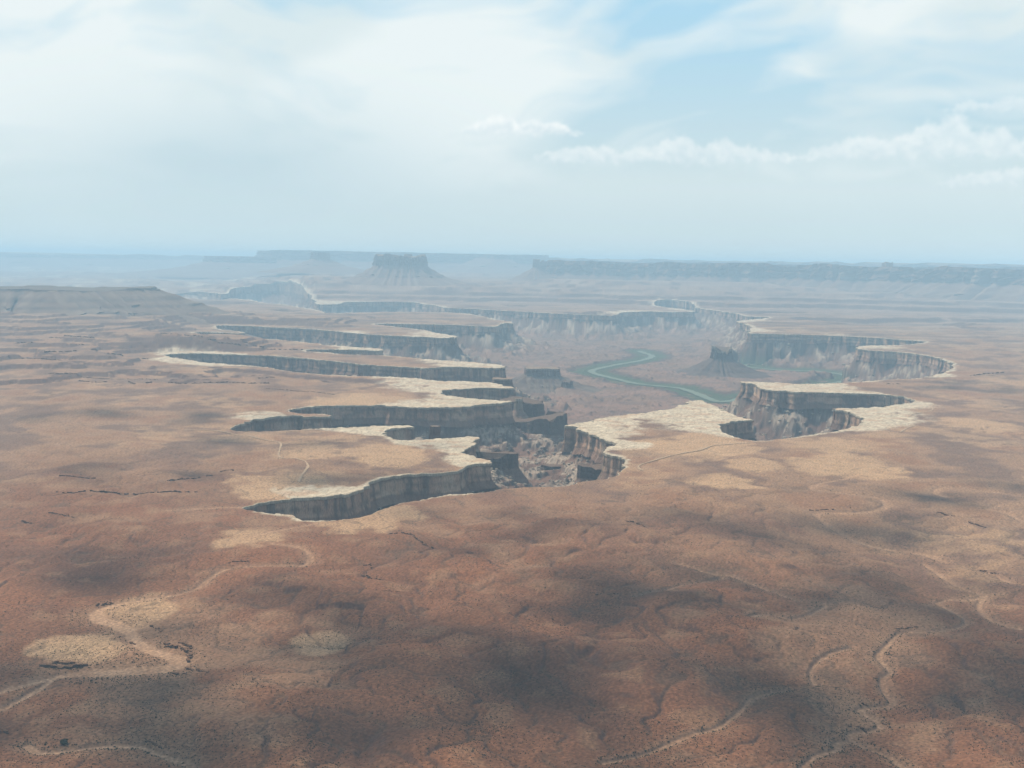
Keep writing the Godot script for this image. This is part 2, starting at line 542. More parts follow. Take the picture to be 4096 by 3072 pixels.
func build_terrain() -> void:
	# rings of the fan grow with distance
	var dep := 36.0
	while dep > 27.0:
		row_r.append(EYE / tan(deg_to_rad(dep)))
		dep -= 0.5
	while dep > 13.5:
		row_r.append(EYE / tan(deg_to_rad(dep)))
		dep -= 0.048
	while dep > 4.0:
		row_r.append(EYE / tan(deg_to_rad(dep)))
		dep -= 0.0255
	while dep > 1.9:
		row_r.append(EYE / tan(deg_to_rad(dep)))
		dep -= 0.018
	var r := row_r[row_r.size() - 1]
	while r < 52000.0:
		row_r.append(r)
		r *= 1.02
	var count := row_r.size()
	rows.resize(count)
	shade.resize(count)
	WorkerThreadPool.wait_for_group_task_completion(WorkerThreadPool.add_group_task(make_row, count))
	print("rows ", count, " ", Time.get_ticks_msec())
	WorkerThreadPool.wait_for_group_task_completion(WorkerThreadPool.add_group_task(shade_row, count))
	print("shaded ", Time.get_ticks_msec())
	var sheets: Array[Sheet] = []
	for k in 5:
		sheets.append(Sheet.new())
		sheets[k].begin(COLS)
	var wall := Tris.new()
	for i in count - 1:
		var A: Array = rows[i]
		var B: Array = rows[i + 1]
		var sA: PackedFloat32Array = A[0]
		var sB: PackedFloat32Array = B[0]
		var wA: PackedFloat32Array = A[1]
		var hA: PackedFloat32Array = A[2]
		var tA: PackedVector3Array = A[3]
		var tB: PackedVector3Array = B[3]
		var iA: PackedVector3Array = A[4]
		var iB: PackedVector3Array = B[4]
		var ntA: PackedVector3Array = shade[i][0]
		var ntB: PackedVector3Array = shade[i + 1][0]
		var niA: PackedVector3Array = shade[i][1]
		var niB: PackedVector3Array = shade[i + 1][1]
		var ctA: PackedColorArray = shade[i][2]
		var ctB: PackedColorArray = shade[i + 1][2]
		var ciA: PackedColorArray = shade[i][3]
		var ciB: PackedColorArray = shade[i + 1][3]
		for j in COLS - 1:
			var s0 := sA[j]
			var s1 := sA[j + 1]
			var s2 := sB[j + 1]
			var s3 := sB[j]
			var out := int(s0 > 0.0) + int(s1 > 0.0) + int(s2 > 0.0) + int(s3 > 0.0)
			if out == 4 or out == 0:
				var k := 0
				if out == 4:
					if wA[j] < 1.1 and row_r[i] < 3600.0: k = 2
					elif hA[j] > 0.5: k = 1
				else:
					k = 3 if s0 > -170.0 else 4
				var S := sheets[k]
				var a := S.lower[j]
				var b := S.lower[j + 1]
				var c := S.upper[j + 1]
				var d := S.upper[j]
				if out == 4:
					if a < 0: a = S.vert(tA[j], ntA[j], ctA[j]); S.lower[j] = a
					if b < 0: b = S.vert(tA[j + 1], ntA[j + 1], ctA[j + 1]); S.lower[j + 1] = b
					if c < 0: c = S.vert(tB[j + 1], ntB[j + 1], ctB[j + 1]); S.upper[j + 1] = c
					if d < 0: d = S.vert(tB[j], ntB[j], ctB[j]); S.upper[j] = d
				else:
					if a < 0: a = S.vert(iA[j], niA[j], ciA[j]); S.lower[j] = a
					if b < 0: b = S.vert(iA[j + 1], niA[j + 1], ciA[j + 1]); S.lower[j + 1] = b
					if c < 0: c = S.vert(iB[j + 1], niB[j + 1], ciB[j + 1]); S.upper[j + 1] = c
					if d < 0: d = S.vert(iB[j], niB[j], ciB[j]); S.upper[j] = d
				S.idx.append(a); S.idx.append(d); S.idx.append(c)
				S.idx.append(a); S.idx.append(c); S.idx.append(b)
				continue
			# a cell that the rim crosses: cut it, and hang the cliff from the cut
			var ss := [s0, s1, s2, s3]
			var tops := [tA[j], tA[j + 1], tB[j + 1], tB[j]]
			var lows := [iA[j], iA[j + 1], iB[j + 1], iB[j]]
			var nts := [ntA[j], ntA[j + 1], ntB[j + 1], ntB[j]]
			var nis := [niA[j], niA[j + 1], niB[j + 1], niB[j]]
			var cts := [ctA[j], ctA[j + 1], ctB[j + 1], ctB[j]]
			var cis := [ciA[j], ciA[j + 1], ciB[j + 1], ciB[j]]
			var up: Array = []
			var dn: Array = []
			var cut: Array = []
			for k in 4:
				var l := (k + 1) % 4
				if ss[k] > 0.0: up.append([tops[k], nts[k], cts[k]])
				else: dn.append([lows[k], nis[k], cis[k]])
				if (ss[k] > 0.0) != (ss[l] > 0.0):
					var t: float = ss[k] / (ss[k] - ss[l])
					var o := k if ss[k] > 0.0 else l
					var u := l if ss[k] > 0.0 else k
					var top_p: Vector3 = tops[k].lerp(tops[l], t)
					var low_p: Vector3 = lows[k].lerp(lows[l], t)
					low_p.y = -cliff_height(low_p.x, low_p.z)
					up.append([top_p, nts[o], cts[o]])
					dn.append([low_p, nis[u], cis[u]])
					cut.append([top_p, ss[k] > 0.0])
			for part in 2:
				var ring: Array = up if part == 0 else dn
				var S := sheets[1 if part == 0 else 3]
				var first := -1
				var last := -1
				for e: Array in ring:
					var at := S.vert(e[0], e[1], e[2])
					if first < 0: first = at
					elif last != first:
						S.idx.append(first); S.idx.append(at); S.idx.append(last)
					last = at
			# cut edges come as (leaving the bench, returning to it) pairs
			for k in range(0, cut.size() - 1, 2):
				var p: Array = cut[k]
				var q: Array = cut[k + 1]
				if p[1]: hang_cliff(wall, p[0], q[0])
				else: hang_cliff(wall, q[0], p[0])
		for k in 5:
			sheets[k].shift()
	print("sheets ", Time.get_ticks_msec())
	var names := ["desert_ground", "white_rim_slickrock", "dry_wash", "talus_slope", "canyon_floor"]
	var mm := [mats.soil, mats.slick, mats.soil, mats.talus, mats.talus]
	for k in 5:
		if sheets[k].idx.size():
			structure(names[k], array_mesh(sheets[k].v, sheets[k].n, sheets[k].c, sheets[k].idx), mm[k])
			print(names[k], " ", sheets[k].idx.size() / 3)
	structure("canyon_wall", array_mesh(wall.v, wall.n, wall.c), mats.wall)
	print("wall ", wall.v.size() / 3)
	rows.clear()
	shade.clear()

func wall_point(p: Vector3, g: Vector2, base: float, k: int) -> Vector3:
	var full := p.y - base + 12.0
	var fall: float = [0.0, 0.012, 0.10, 0.135, 0.25, 0.38, 0.52, 0.66, 0.74, 0.86, 1.0][k]
	var y := p.y - full * fall
	var off: float = [0.0, 1.6, 1.2, -1.4, -0.6, 0.0, 0.4, 3.2, 3.8, 7.5, 13.0][k]
	if k > 1:
		off += (n_wall.get_noise_3d(p.x * 0.7, y * 0.3, p.z * 0.7) * 4.5 + n_wall.get_noise_3d(p.x * 3.0, y * 1.6, p.z * 3.0) * 1.3) * minf(1.0, fall * 5.0)
	return Vector3(p.x + g.x * off, y, p.z + g.y * off)

func wall_color(p: Vector3, k: int) -> Color:
	var streak := n_wall.get_noise_3d(p.x * 1.5, p.y * 0.22, p.z * 1.5) * 0.75 + n_wall.get_noise_3d(p.x * 4.5, p.y * 0.3, p.z * 4.5) * 0.5
	var broad := n_wall.get_noise_3d(p.x * 0.4 + 300.0, p.y * 0.15, p.z * 0.4)
	if k <= 2:
		return CREAM * (0.85 + 0.25 * streak)
	var c := Color(0.42, 0.285, 0.20).lerp(Color(0.33, 0.20, 0.14), smoothstep(-0.3, 0.3, broad))
	c = c.lerp(Color(0.42, 0.35, 0.27), 0.5 * smoothstep(0.15, 0.45, -broad))
	c = c.lerp(Color(0.075, 0.060, 0.054), 0.72 * smoothstep(0.04, 0.34, streak + 0.5 * broad))
	var bed := n_wall.get_noise_2d(p.y * 6.0, (p.x + p.z) * 0.08)
	c = c.lerp(Color(0.13, 0.088, 0.07), 0.75 * smoothstep(0.08, 0.34, bed))
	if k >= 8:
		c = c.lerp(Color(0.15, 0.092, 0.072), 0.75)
	return c

func hang_cliff(w: Tris, a: Vector3, b: Vector3) -> void:
	var e := 3.0
	var ga := Vector2(side_of_rim(a.x + e, a.z) - side_of_rim(a.x - e, a.z), side_of_rim(a.x, a.z + e) - side_of_rim(a.x, a.z - e))
	var gb := Vector2(side_of_rim(b.x + e, b.z) - side_of_rim(b.x - e, b.z), side_of_rim(b.x, b.z + e) - side_of_rim(b.x, b.z - e))
	ga = -ga.normalized()
	gb = -gb.normalized()
	var ba := -cliff_height(a.x, a.z)
	var bb := -cliff_height(b.x, b.z)
	var along := Vector2(b.x - a.x, b.z - a.z)
	var turn := along.x * ga.y - along.y * ga.x
	var pa := a
	var pb := b
	var ca := wall_color(a, 0)
	var cb := wall_color(b, 0)
	for k in range(1, 11):
		var qa := wall_point(a, ga, ba, k)
		var qb := wall_point(b, gb, bb, k)
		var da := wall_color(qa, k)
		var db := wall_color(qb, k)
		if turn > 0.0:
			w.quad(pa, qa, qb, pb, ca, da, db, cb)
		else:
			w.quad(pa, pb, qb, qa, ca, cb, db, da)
		pa = qa; pb = qb; ca = da; cb = db

# ---------------------------------------------------------------- buttes and mesas
func resample(p: PackedVector2Array, n: int) -> PackedVector2Array:
	var total := 0.0
	for i in p.size():
		total += p[i].distance_to(p[(i + 1) % p.size()])
	var o := PackedVector2Array()
	var want := 0.0
	var gone := 0.0
	for i in p.size():
		var a := p[i]
		var b := p[(i + 1) % p.size()]
		var l := a.distance_to(b)
		while want < gone + l - 1e-4 and o.size() < n:
			o.append(a.lerp(b, (want - gone) / l))
			want += total / n
		gone += l
	return o

func oval(x: float, z: float, rx: float, rz: float, turn := 0.0, square := 0.75) -> PackedVector2Array:
	var o := PackedVector2Array()
	for i in 24:
		var t := TAU * i / 24.0
		var c := cos(t)
		var s := sin(t)
		var v := Vector2(signf(c) * pow(absf(c), square) * rx, signf(s) * pow(absf(s), square) * rz)
		o.append(Vector2(x, z) + v.rotated(turn))
	return o

# rings: [offset outwards, height, roughness of the outline, colour]; the parts are cut where the kind changes
func mesa(called: String, label: String, category: String, outline: PackedVector2Array, foot: float, shoulder: float, top: float, skirt: float, o := {}) -> Node3D:
	var count: int = o.get("count", 160)
	var flute: float = o.get("flute", 8.0)
	var ragged: float = o.get("ragged", 0.0)
	var benches: int = o.get("benches", 3)
	var p := resample(chaikin(chaikin(outline, true), true) if o.get("smooth", true) else outline, count)
	count = p.size()
	var area := 0.0
	var mid := Vector2()
	for i in count:
		var q := p[(i + 1) % count]
		area += p[i].cross(q)
		mid += p[i] / count
	var nor := PackedVector2Array()
	for i in count:
		var t := (p[(i + 1) % count] - p[(i + count - 1) % count]).normalized()
		nor.append(Vector2(t.y, -t.x) * (1.0 if area > 0.0 else -1.0))
	var root := Node3D.new()
	root.name = called
	add_child(root, true)
	meta(root, label, category, o.get("group", ""))
	root.position = Vector3(mid.x, foot, mid.y)
	var wide := sqrt(absf(area) * 0.5)
	var k1: float = 1.0 / clampf(wide * 0.12, 12.0, 160.0)
	var k2: float = 1.0 / clampf(wide * 0.035, 5.0, 45.0)
	var cliff_c: Color = o.get("cliff", Color(0.136, 0.078, 0.058))
	var slope_c: Color = o.get("slope", Color(0.184, 0.112, 0.085))
	var top_c: Color = o.get("cap", Color(0.204, 0.143, 0.102))
	var pale_c: Color = o.get("pale", Color(0.272, 0.204, 0.163))
	var n3 := noise(1.0, 3, int(o.get("seed", 7)))
	var grid: Array = []
	var cols: Array = []
	var talus_rings := 3 + benches * 3
	for k in talus_rings + 8:
		var ring := PackedVector3Array()
		var cr := PackedColorArray()
		for i in count:
			var x := p[i].x
			var z := p[i].y
			var big := n3.get_noise_2d(x * k1, z * k1)
			var small := n3.get_noise_3d(x * k2, k * 0.35 * (1.0 if k <= talus_rings else 0.0), z * k2 + 40.0)
			var off := 0.0
			var y := 0.0
			var c: Color
			if k <= talus_rings:
				var t := float(k) / talus_rings
				y = foot + (shoulder - foot) * pow(t, 1.25)
				var saw := t + 0.5 / benches - fmod(t + 0.5 / benches, 1.0 / benches)
				off = skirt * (1.0 - lerpf(t, clampf(saw, 0.0, 1.0), 0.22 + 0.25 * n3.get_noise_2d(x * k1 * 2.0, z * k1 * 2.0 + 9.0))) * (1.0 + 0.22 * big) + skirt * 0.10 * small * sin(PI * minf(1.0, t * 1.1 + 0.1)) + flute * big
				if k == 0:
					y -= 6.0 + 0.7 * (shoulder - foot)
					off += 1.5 * skirt
				var band := n3.get_noise_2d(y * 0.11 * (120.0 / maxf(shoulder - foot, 40.0)), 3.0 + 0.2 * big)
				c = slope_c.lerp(pale_c, clampf(0.3 + 1.2 * small + 0.6 * band, 0.0, 1.0) * 0.7).lerp(cliff_c, 0.55 * smoothstep(0.1, 0.4, band))
			else:
				var t := float(k - talus_rings) / 7.0
				var block := n3.get_noise_2d(floorf((i + 2.0 * big) / 9.0) * 3.7, 9.0) + 0.4 * n3.get_noise_2d(floorf(i / 4.0) * 5.1, 19.0)
				var horn: float = o.get("horns", 0.0) * smoothstep(0.45, 0.85, absf(x - mid.x) / maxf(wide * 0.5, 1.0))
				y = shoulder + (top + horn + float(o.get("roll", 0.0)) * n3.get_noise_2d(x * k1 * 0.22, z * k1 * 0.22 + 5.0) + ragged * minf(0.3, block) - shoulder) * t
				off = flute * big + flute * 0.7 * n3.get_noise_3d(x * k2 * 1.6, y * 0.012, z * k2 * 1.6) - flute * 0.5 * t
				if k == talus_rings + 4: off -= flute * 0.25
				var streak := n3.get_noise_3d(x * k2 * 2.5, y * 0.008, z * k2 * 2.5)
				c = cliff_c * (1.0 + 0.35 * streak)
				if o.get("rim", 0.0) > 0.0 and k >= talus_rings + 6: c = c.lerp(CREAM, o.rim)
				c = c.lerp(pale_c, 0.75 * smoothstep(0.3, 0.5, big + 0.3 * small - 0.3 * t))
			ring.append(Vector3(x + nor[i].x * off, y, z + nor[i].y * off) - root.position)
			cr.append(c)
		grid.append(ring)
		cols.append(cr)
	var talus := Tris.new()
	var cliff := Tris.new()
	for k in talus_rings + 7:
		var w := talus if k < talus_rings else cliff
		for i in count:
			var l := (i + 1) % count
			var a: Vector3 = grid[k][i]
			var b: Vector3 = grid[k][l]
			var c: Vector3 = grid[k + 1][l]
			var d: Vector3 = grid[k + 1][i]
			var outw := nor[i]
			var m := (c - a).cross(b - a)
			if m.x * outw.x + m.z * outw.y + absf(m.y) * 0.0 > 0.0:
				w.quad(a, b, c, d, cols[k][i], cols[k][l], cols[k + 1][l], cols[k + 1][i])
			else:
				w.quad(a, d, c, b, cols[k][i], cols[k + 1][i], cols[k + 1][l], cols[k][l])
	if skirt > 0.0:
		var sv := PackedVector3Array()
		var sc := PackedColorArray()
		var sn := PackedVector3Array()
		var si := PackedInt32Array()
		for k in talus_rings + 1:
			sv.append_array(grid[k])
			sc.append_array(cols[k])
		sn.resize(sv.size())
		for k in talus_rings:
			for i in count:
				var l := (i + 1) % count
				for t: Array in [[k * count + i, (k + 1) * count + l, k * count + l], [k * count + i, (k + 1) * count + i, (k + 1) * count + l]]:
					var m := (sv[t[2]] - sv[t[0]]).cross(sv[t[1]] - sv[t[0]])
					if m.y < 0.0:
						var h: int = t[1]
						t[1] = t[2]
						t[2] = h
						m = -m
					for q: int in t:
						sn[q] += m
						si.append(q)
		for q in sn.size():
			sn[q] = sn[q].normalized()
		put("talus_skirt", array_mesh(sv, sn, sc, si), mats.talus, root)
	put("cliff", array_mesh(cliff.v, cliff.n, cliff.c), mats.wall, root)
	var last: PackedVector3Array = grid[talus_rings + 7]
	var flat := PackedVector2Array()
	for q in last:
		flat.append(Vector2(q.x, q.z))
	var ids := Geometry2D.triangulate_polygon(flat)
	var cap := Tris.new()
	for t in range(0, ids.size(), 3):
		var a := last[ids[t]]
		var b := last[ids[t + 1]]
		var c := last[ids[t + 2]]
		if (c - a).cross(b - a).y < 0.0:
			var s := b
			b = c
			c = s
		cap.tri(a, b, c, top_c, top_c, top_c)
	if cap.v.size():
		put("top", array_mesh(cap.v, cap.n, cap.c), mats.soil, root)
	return root

# ---------------------------------------------------------------- stones, ledges, bushes
var block_meshes: Array[Mesh] = []
var boulder_meshes: Array[Mesh] = []
var shrub_meshes: Array[Mesh] = []

func make_small_meshes() -> void:
	var rng := RandomNumberGenerator.new()
	rng.seed = 11
	for k in 6:       # a broken block of bedded rock: two uneven courses
		var t := Tris.new()
		var tone := Color(0.11, 0.064, 0.05) * rng.randf_range(0.8, 1.25)
		var rings: Array = []
		for y: float in [-0.5, 0.1, 0.16, 0.5]:
			var ring: Array = []
			var grow := 0.92 if y > 0.12 and y < 0.2 else 1.0
			for c: Vector2 in [Vector2(-0.5, -0.5), Vector2(0.0, -0.55), Vector2(0.5, -0.5), Vector2(0.5, 0.5), Vector2(0.08, 0.52), Vector2(-0.5, 0.5)]:
				ring.append(Vector3(c.x * grow + rng.randf_range(-0.09, 0.09), y + (rng.randf_range(-0.12, 0.12) if y > 0.3 else 0.0), c.y * grow + rng.randf_range(-0.12, 0.12)))
			rings.append(ring)
		for q in 3:
			for i in 6:
				var l := (i + 1) % 6
				t.quad(rings[q][i], rings[q + 1][i], rings[q + 1][l], rings[q][l], tone, tone, tone, tone)
		var cap := Color(0.170, 0.095, 0.061)
		for i in range(1, 5):
			t.tri(rings[3][0], rings[3][i + 1], rings[3][i], cap, cap, cap)
		block_meshes.append(array_mesh(t.v, t.n, t.c))
	for k in 4:
		boulder_meshes.append(lump(rng, 7, 5, 0.28, Color(0.272, 0.231, 0.187) * rng.randf_range(0.85, 1.1), 0.75))
	for k in 4:
		shrub_meshes.append(lump(rng, 7, 5, 0.42, Color(0.055, 0.052, 0.034) * rng.randf_range(0.8, 1.3), 0.8))

func lump(rng: RandomNumberGenerator, around: int, up: int, rough: float, tone: Color, flat: float) -> Mesh:
	var rings: Array = []
	for j in up + 1:
		var ring: Array = []
		var e := PI * j / up
		for i in around:
			var t := TAU * i / around + 0.3 * j
			var s := 0.5 * (1.0 + rng.randf_range(-rough, rough))
			if j == 0 or j == up: s = 0.45
			ring.append(Vector3(sin(e) * cos(t) * s, -cos(e) * 0.5 * flat * (1.0 + rng.randf_range(-rough, rough) * 0.5) + 0.4 * flat, sin(e) * sin(t) * s))
		rings.append(ring)
	var w := Tris.new()
	for j in up:
		for i in around:
			var l := (i + 1) % around
			var c := tone * rng.randf_range(0.85, 1.15)
			w.quad(rings[j][i], rings[j + 1][i], rings[j + 1][l], rings[j][l], c, c, c, c)
	return array_mesh(w.v, w.n, w.c)

func ground_at(x: float, z: float) -> float:
	var s := side_of_rim(x, z)
	var r := sqrt(x * x + z * z)
	if s > 0.0:
		return bench_height(x, z, r, s, wash_near.ratio(x, z) if r < 4200.0 else 50.0)
	return inner_height(x, z, s)

func ledge(label: String, line: PackedVector2Array, tall: float, group := "ledges of dark rock breaking out of the desert ground") -> void:
	var rng := RandomNumberGenerator.new()
	rng.seed = 100 + int(absf(line[0].x) + absf(line[0].y))
	tall *= 0.5
	var root := Node3D.new()
	root.name = "rock_ledge"
	add_child(root, true)
	meta(root, label, "rock ledge", group)
	root.position = Vector3(line[0].x, ground_at(line[0].x, line[0].y), line[0].y)
	var gone := 0.0
	for i in line.size() - 1:
		var a := line[i]
		var b := line[i + 1]
		var l := a.distance_to(b)
		var dir := (b - a) / maxf(l, 0.01)
		while gone < l:
			var long := tall * rng.randf_range(0.6, 1.9)
			var q := a + dir * (gone + long * 0.5) + Vector2(-dir.y, dir.x) * rng.randf_range(-0.8, 0.8) * tall
			var high := tall * rng.randf_range(0.35, 1.35)
			if rng.randf() < 0.78:
				var o := MeshInstance3D.new()
				o.name = "rock_block"
				o.mesh = block_meshes[rng.randi() % block_meshes.size()]
				o.material_override = mats.stone
				var basis := Basis(Vector3.UP, -atan2(dir.y, dir.x) + rng.randf_range(-0.3, 0.3)) * Basis.from_scale(Vector3(long * 1.1, high, tall * rng.randf_range(0.7, 1.3)))
				root.add_child(o, true)
				o.transform = Transform3D(basis, Vector3(q.x, ground_at(q.x, q.y) + high * 0.22, q.y) - root.position)
			gone += long
		gone -= l

func ribbon(called: String, line: PackedVector2Array, wide: float, lift: float, col: Color, at_height: float, steps := 2, mat: Material = null) -> void:
	for k in steps:
		line = chaikin(line, false)
	var fine := PackedVector2Array()
	for i in line.size() - 1:
		var m := maxi(1, int(line[i].distance_to(line[i + 1]) / 12.0))
		for k in m:
			fine.append(line[i].lerp(line[i + 1], float(k) / m))
	var w := Tris.new()
	var pl := Vector3()
	var pr := Vector3()
	for i in fine.size() - 1:
		var t := (fine[i + 1] - fine[maxi(i - 1, 0)]).normalized()
		var wd := wide * (1.0 + 0.45 * n_c.get_noise_2d(fine[i].x, fine[i].y))
		var l := fine[i] + Vector2(-t.y, t.x) * wd * 0.5
		var r := fine[i] - Vector2(-t.y, t.x) * wd * 0.5
		var a := Vector3(l.x, at_height if at_height < 0.0 else ground_at(l.x, l.y) + lift, l.y)
		var b := Vector3(r.x, at_height if at_height < 0.0 else ground_at(r.x, r.y) + lift, r.y)
		if i > 0:
			if (b - pl).cross(pr - pl).y > 0.0: w.quad(pl, pr, b, a, col, col, col, col)
			else: w.quad(pl, a, b, pr, col, col, col, col)
		pl = a
		pr = b
	structure(called, array_mesh(w.v, w.n, w.c), mat if mat else mats.soil)

# ---------------------------------------------------------------- sky
func cumulus(az: float, el: float, c: Array, n: FastNoiseLite) -> Vector2:     # (cover, light)
	var u: float = (az - c[0]) / c[2]
	if absf(u) > 1.25:
		return Vector2()
	var ax := az + 0.26 * n.get_noise_2d(az * 24.0 + 40.0, el * 30.0) + 0.16 * n.get_noise_2d(az * 75.0, el * 90.0 + 7.0)
	var ey := el + 0.20 * n.get_noise_2d(az * 24.0, el * 30.0 + 70.0) + 0.15 * n.get_noise_2d(az * 75.0 + 90.0, el * 90.0)
	u = (ax - c[0]) / c[2]
	var crown: float = c[3] * (1.0 - 0.7 * u * u) * (0.8 + 0.7 * n.get_noise_2d(ax * 9.0 + c[4] * 100.0, c[4] * 31.0))
	var lump_n := n.get_noise_2d(az * 32.0, el * 40.0) * 0.6 + n.get_noise_2d(az * 100.0, el * 120.0) * 0.3
	var v: float = (ey - c[1]) / maxf(crown, 0.12)
	var inside: float = minf((1.0 - v) * 1.6, (v + 0.22) * 1.1 + 0.35 * lump_n)
	inside = minf(inside, (1.15 - absf(u)) * 2.0 + 0.5 * lump_n)
	return Vector2(smoothstep(-0.03, 0.45, inside), clampf(0.35 + 0.6 * v + 0.8 * lump_n, 0.0, 1.0))

var sky_rows: Array = []
var sky_n: FastNoiseLite
var sky_n2: FastNoiseLite
var sky_clouds: Array
func sky_color(az: float, el: float) -> Color:
	# air: pale at the horizon, blue above
	var e := maxf(el, 0.0)
	var air := Color(0.615, 0.735, 0.755).lerp(Color(0.415, 0.67, 0.84), smoothstep(2.0, 13.0, e))
	air = air.lerp(Color(0.235, 0.43, 0.70), smoothstep(12.0, 60.0, e))
	# a broad veil of cirrus, thicker to the left
	var wx := az + 6.0 * sky_n.get_noise_2d(az * 1.3, el * 2.0)
	var wy := el + 2.5 * sky_n.get_noise_2d(az * 1.3 + 200.0, el * 2.0)
	var veil := sky_n2.get_noise_2d(wx * 1.1 - wy * 1.6, wy * 4.2) + 0.35 * sky_n2.get_noise_2d(wx * 4.0 - wy * 5.0, wy * 13.0)
	var big := sky_n.get_noise_2d(az * 0.55 + 40.0, el * 1.1 + 90.0)
	var inward := 1.0 if absf(az) < 40.0 else 0.4
	var left := smoothstep(7.0, -3.0, az) if absf(az) < 60.0 else 0.45
	var right := exp(-pow((az - 15.5) / 6.0, 2.0) - pow((el - 11.3 + 0.12 * (az - 15.0)) / 1.7, 2.0)) + exp(-pow((az - 23.0) / 4.5, 2.0) - pow((el - 11.6) / 1.6, 2.0)) + 0.6 * exp(-pow((az - 13.0) / 2.6, 2.0) - pow((el - 8.9 - 0.3 * (az - 13.0)) / 0.8, 2.0)) + 0.5 * exp(-pow((az - 19.0) / 5.0, 2.0) - pow((el - 7.7) / 0.35, 2.0))
	var cover := clampf(0.22 + 0.62 * left + 0.36 * big + 0.8 * veil + 1.0 * right * inward, 0.0, 0.97)
	cover = maxf(cover, 0.7 * smoothstep(5.5, 2.5, e))
	cover *= smoothstep(-1.0, 4.0, e)
	var milk := Color(0.835, 0.90, 0.90).lerp(Color(0.64, 0.757, 0.787), maxf(0.6 * smoothstep(0.0, 0.45, sky_n.get_noise_2d(az * 1.1 - 70.0, el * 2.2)), smoothstep(6.0, 1.5, e)))
	var c := air.lerp(milk, cover)
	# the brighter glow round the sun's side
	# a dull bank low on the left
	var bank := exp(-pow((az + 13.0) / 9.0, 2.0) - pow((el - 4.5) / 2.6, 2.0)) * 0.75
	c = c.lerp(Color(0.53, 0.68, 0.745), bank)
	for k: Array in sky_clouds:
		if absf(el - k[1]) < k[3] * 2.0 + 0.6 and absf(az - k[0]) < k[2] * 1.3:
			var m := cumulus(az, el, k, sky_n)
			c = c.lerp(Color(0.62, 0.745, 0.80).lerp(Color(0.93, 0.965, 0.955), m.y), m.x * k[5])
	return c

const SKY_W := 4096
func sky_row(j: int) -> void:          # the band that the camera looks at, in full detail
	var buf := PackedByteArray()
	buf.resize(640 * 3)
	var el := 90.0 - (j + 676.5) * 180.0 / 2048.0
	for i in 640:
		var az := (i - 320 + 0.5) * 360.0 / SKY_W
		var c := (sky_color(az, el) * SKY_LEVEL).linear_to_srgb()
		buf[i * 3] = clampi(int(c.r * 255.0 + 0.5), 0, 255)
		buf[i * 3 + 1] = clampi(int(c.g * 255.0 + 0.5), 0, 255)
		buf[i * 3 + 2] = clampi(int(c.b * 255.0 + 0.5), 0, 255)
	sky_rows[j] = buf

func make_sky() -> Sky:
	sky_n = noise(0.035, 4, 21)
	sky_n2 = noise(0.055, 5, 22)
	# azimuth, base, half width, height, seed, strength: degrees
	sky_clouds = [[0.1, 5.95, 2.6, 1.25, 1.6, 1.0], [7.3, 4.75, 5.9, 1.35, 2.0, 0.62], [19.5, 4.9, 5.6, 1.75, 3.0, 0.6], [22.5, 3.7, 2.8, 0.75, 4.0, 0.55],
		[22.0, 6.9, 2.2, 0.6, 5.0, 0.5], [-34.0, 5.2, 5.0, 1.5, 6.0, 0.9], [46.0, 5.0, 8.0, 2.0, 7.0, 0.9], [80.0, 5.5, 9.0, 2.0, 8.0, 0.9], [120.0, 5.0, 10.0, 2.2, 9.0, 0.9],
		[165.0, 5.5, 9.0, 2.0, 10.0, 0.9], [-75.0, 5.0, 9.0, 2.2, 11.0, 0.9], [-120.0, 5.5, 10.0, 2.0, 12.0, 0.9], [-160.0, 5.0, 8.0, 2.0, 13.0, 0.9]]
	var small := Image.create(512, 256, false, Image.FORMAT_RGB8)
	for j in 256:
		var el := 90.0 - (j + 0.5) * 180.0 / 256.0
		if el < -1.0:
			break
		for i in 512:
			var az := (i + 0.5) * 360.0 / 512.0 - 180.0
			var c := sky_color(az, el)
			if absf(az) > 140.0:
				c = c.lerp(sky_color(-az, el), 0.5 * smoothstep(140.0, 180.0, absf(az)))
			small.set_pixel(i, j, (c * SKY_LEVEL).linear_to_srgb())
	small.fill_rect(Rect2i(0, 129, 512, 127), (Color(0.57, 0.72, 0.75) * SKY_LEVEL).linear_to_srgb())
	small.resize(SKY_W, 2048, Image.INTERPOLATE_CUBIC)
	sky_rows.resize(352)
	WorkerThreadPool.wait_for_group_task_completion(WorkerThreadPool.add_group_task(sky_row, 352))
	var all := PackedByteArray()
	for b: PackedByteArray in sky_rows:
		all.append_array(b)
	var band := Image.create_from_data(640, 352, false, Image.FORMAT_RGB8, all)
	small.blit_rect(band, Rect2i(0, 0, 640, 352), Vector2i(SKY_W / 2 - 320, 676))
	var turned := Image.create(SKY_W, 2048, false, Image.FORMAT_RGB8)      # the panorama begins straight ahead
	turned.blit_rect(small, Rect2i(SKY_W / 2, 0, SKY_W / 2, 2048), Vector2i(0, 0))
	turned.blit_rect(small, Rect2i(0, 0, SKY_W / 2, 2048), Vector2i(SKY_W / 2, 0))
	var m := PanoramaSkyMaterial.new()
	m.panorama = ImageTexture.create_from_image(turned)
	var s := Sky.new()
	s.sky_material = m
	return s

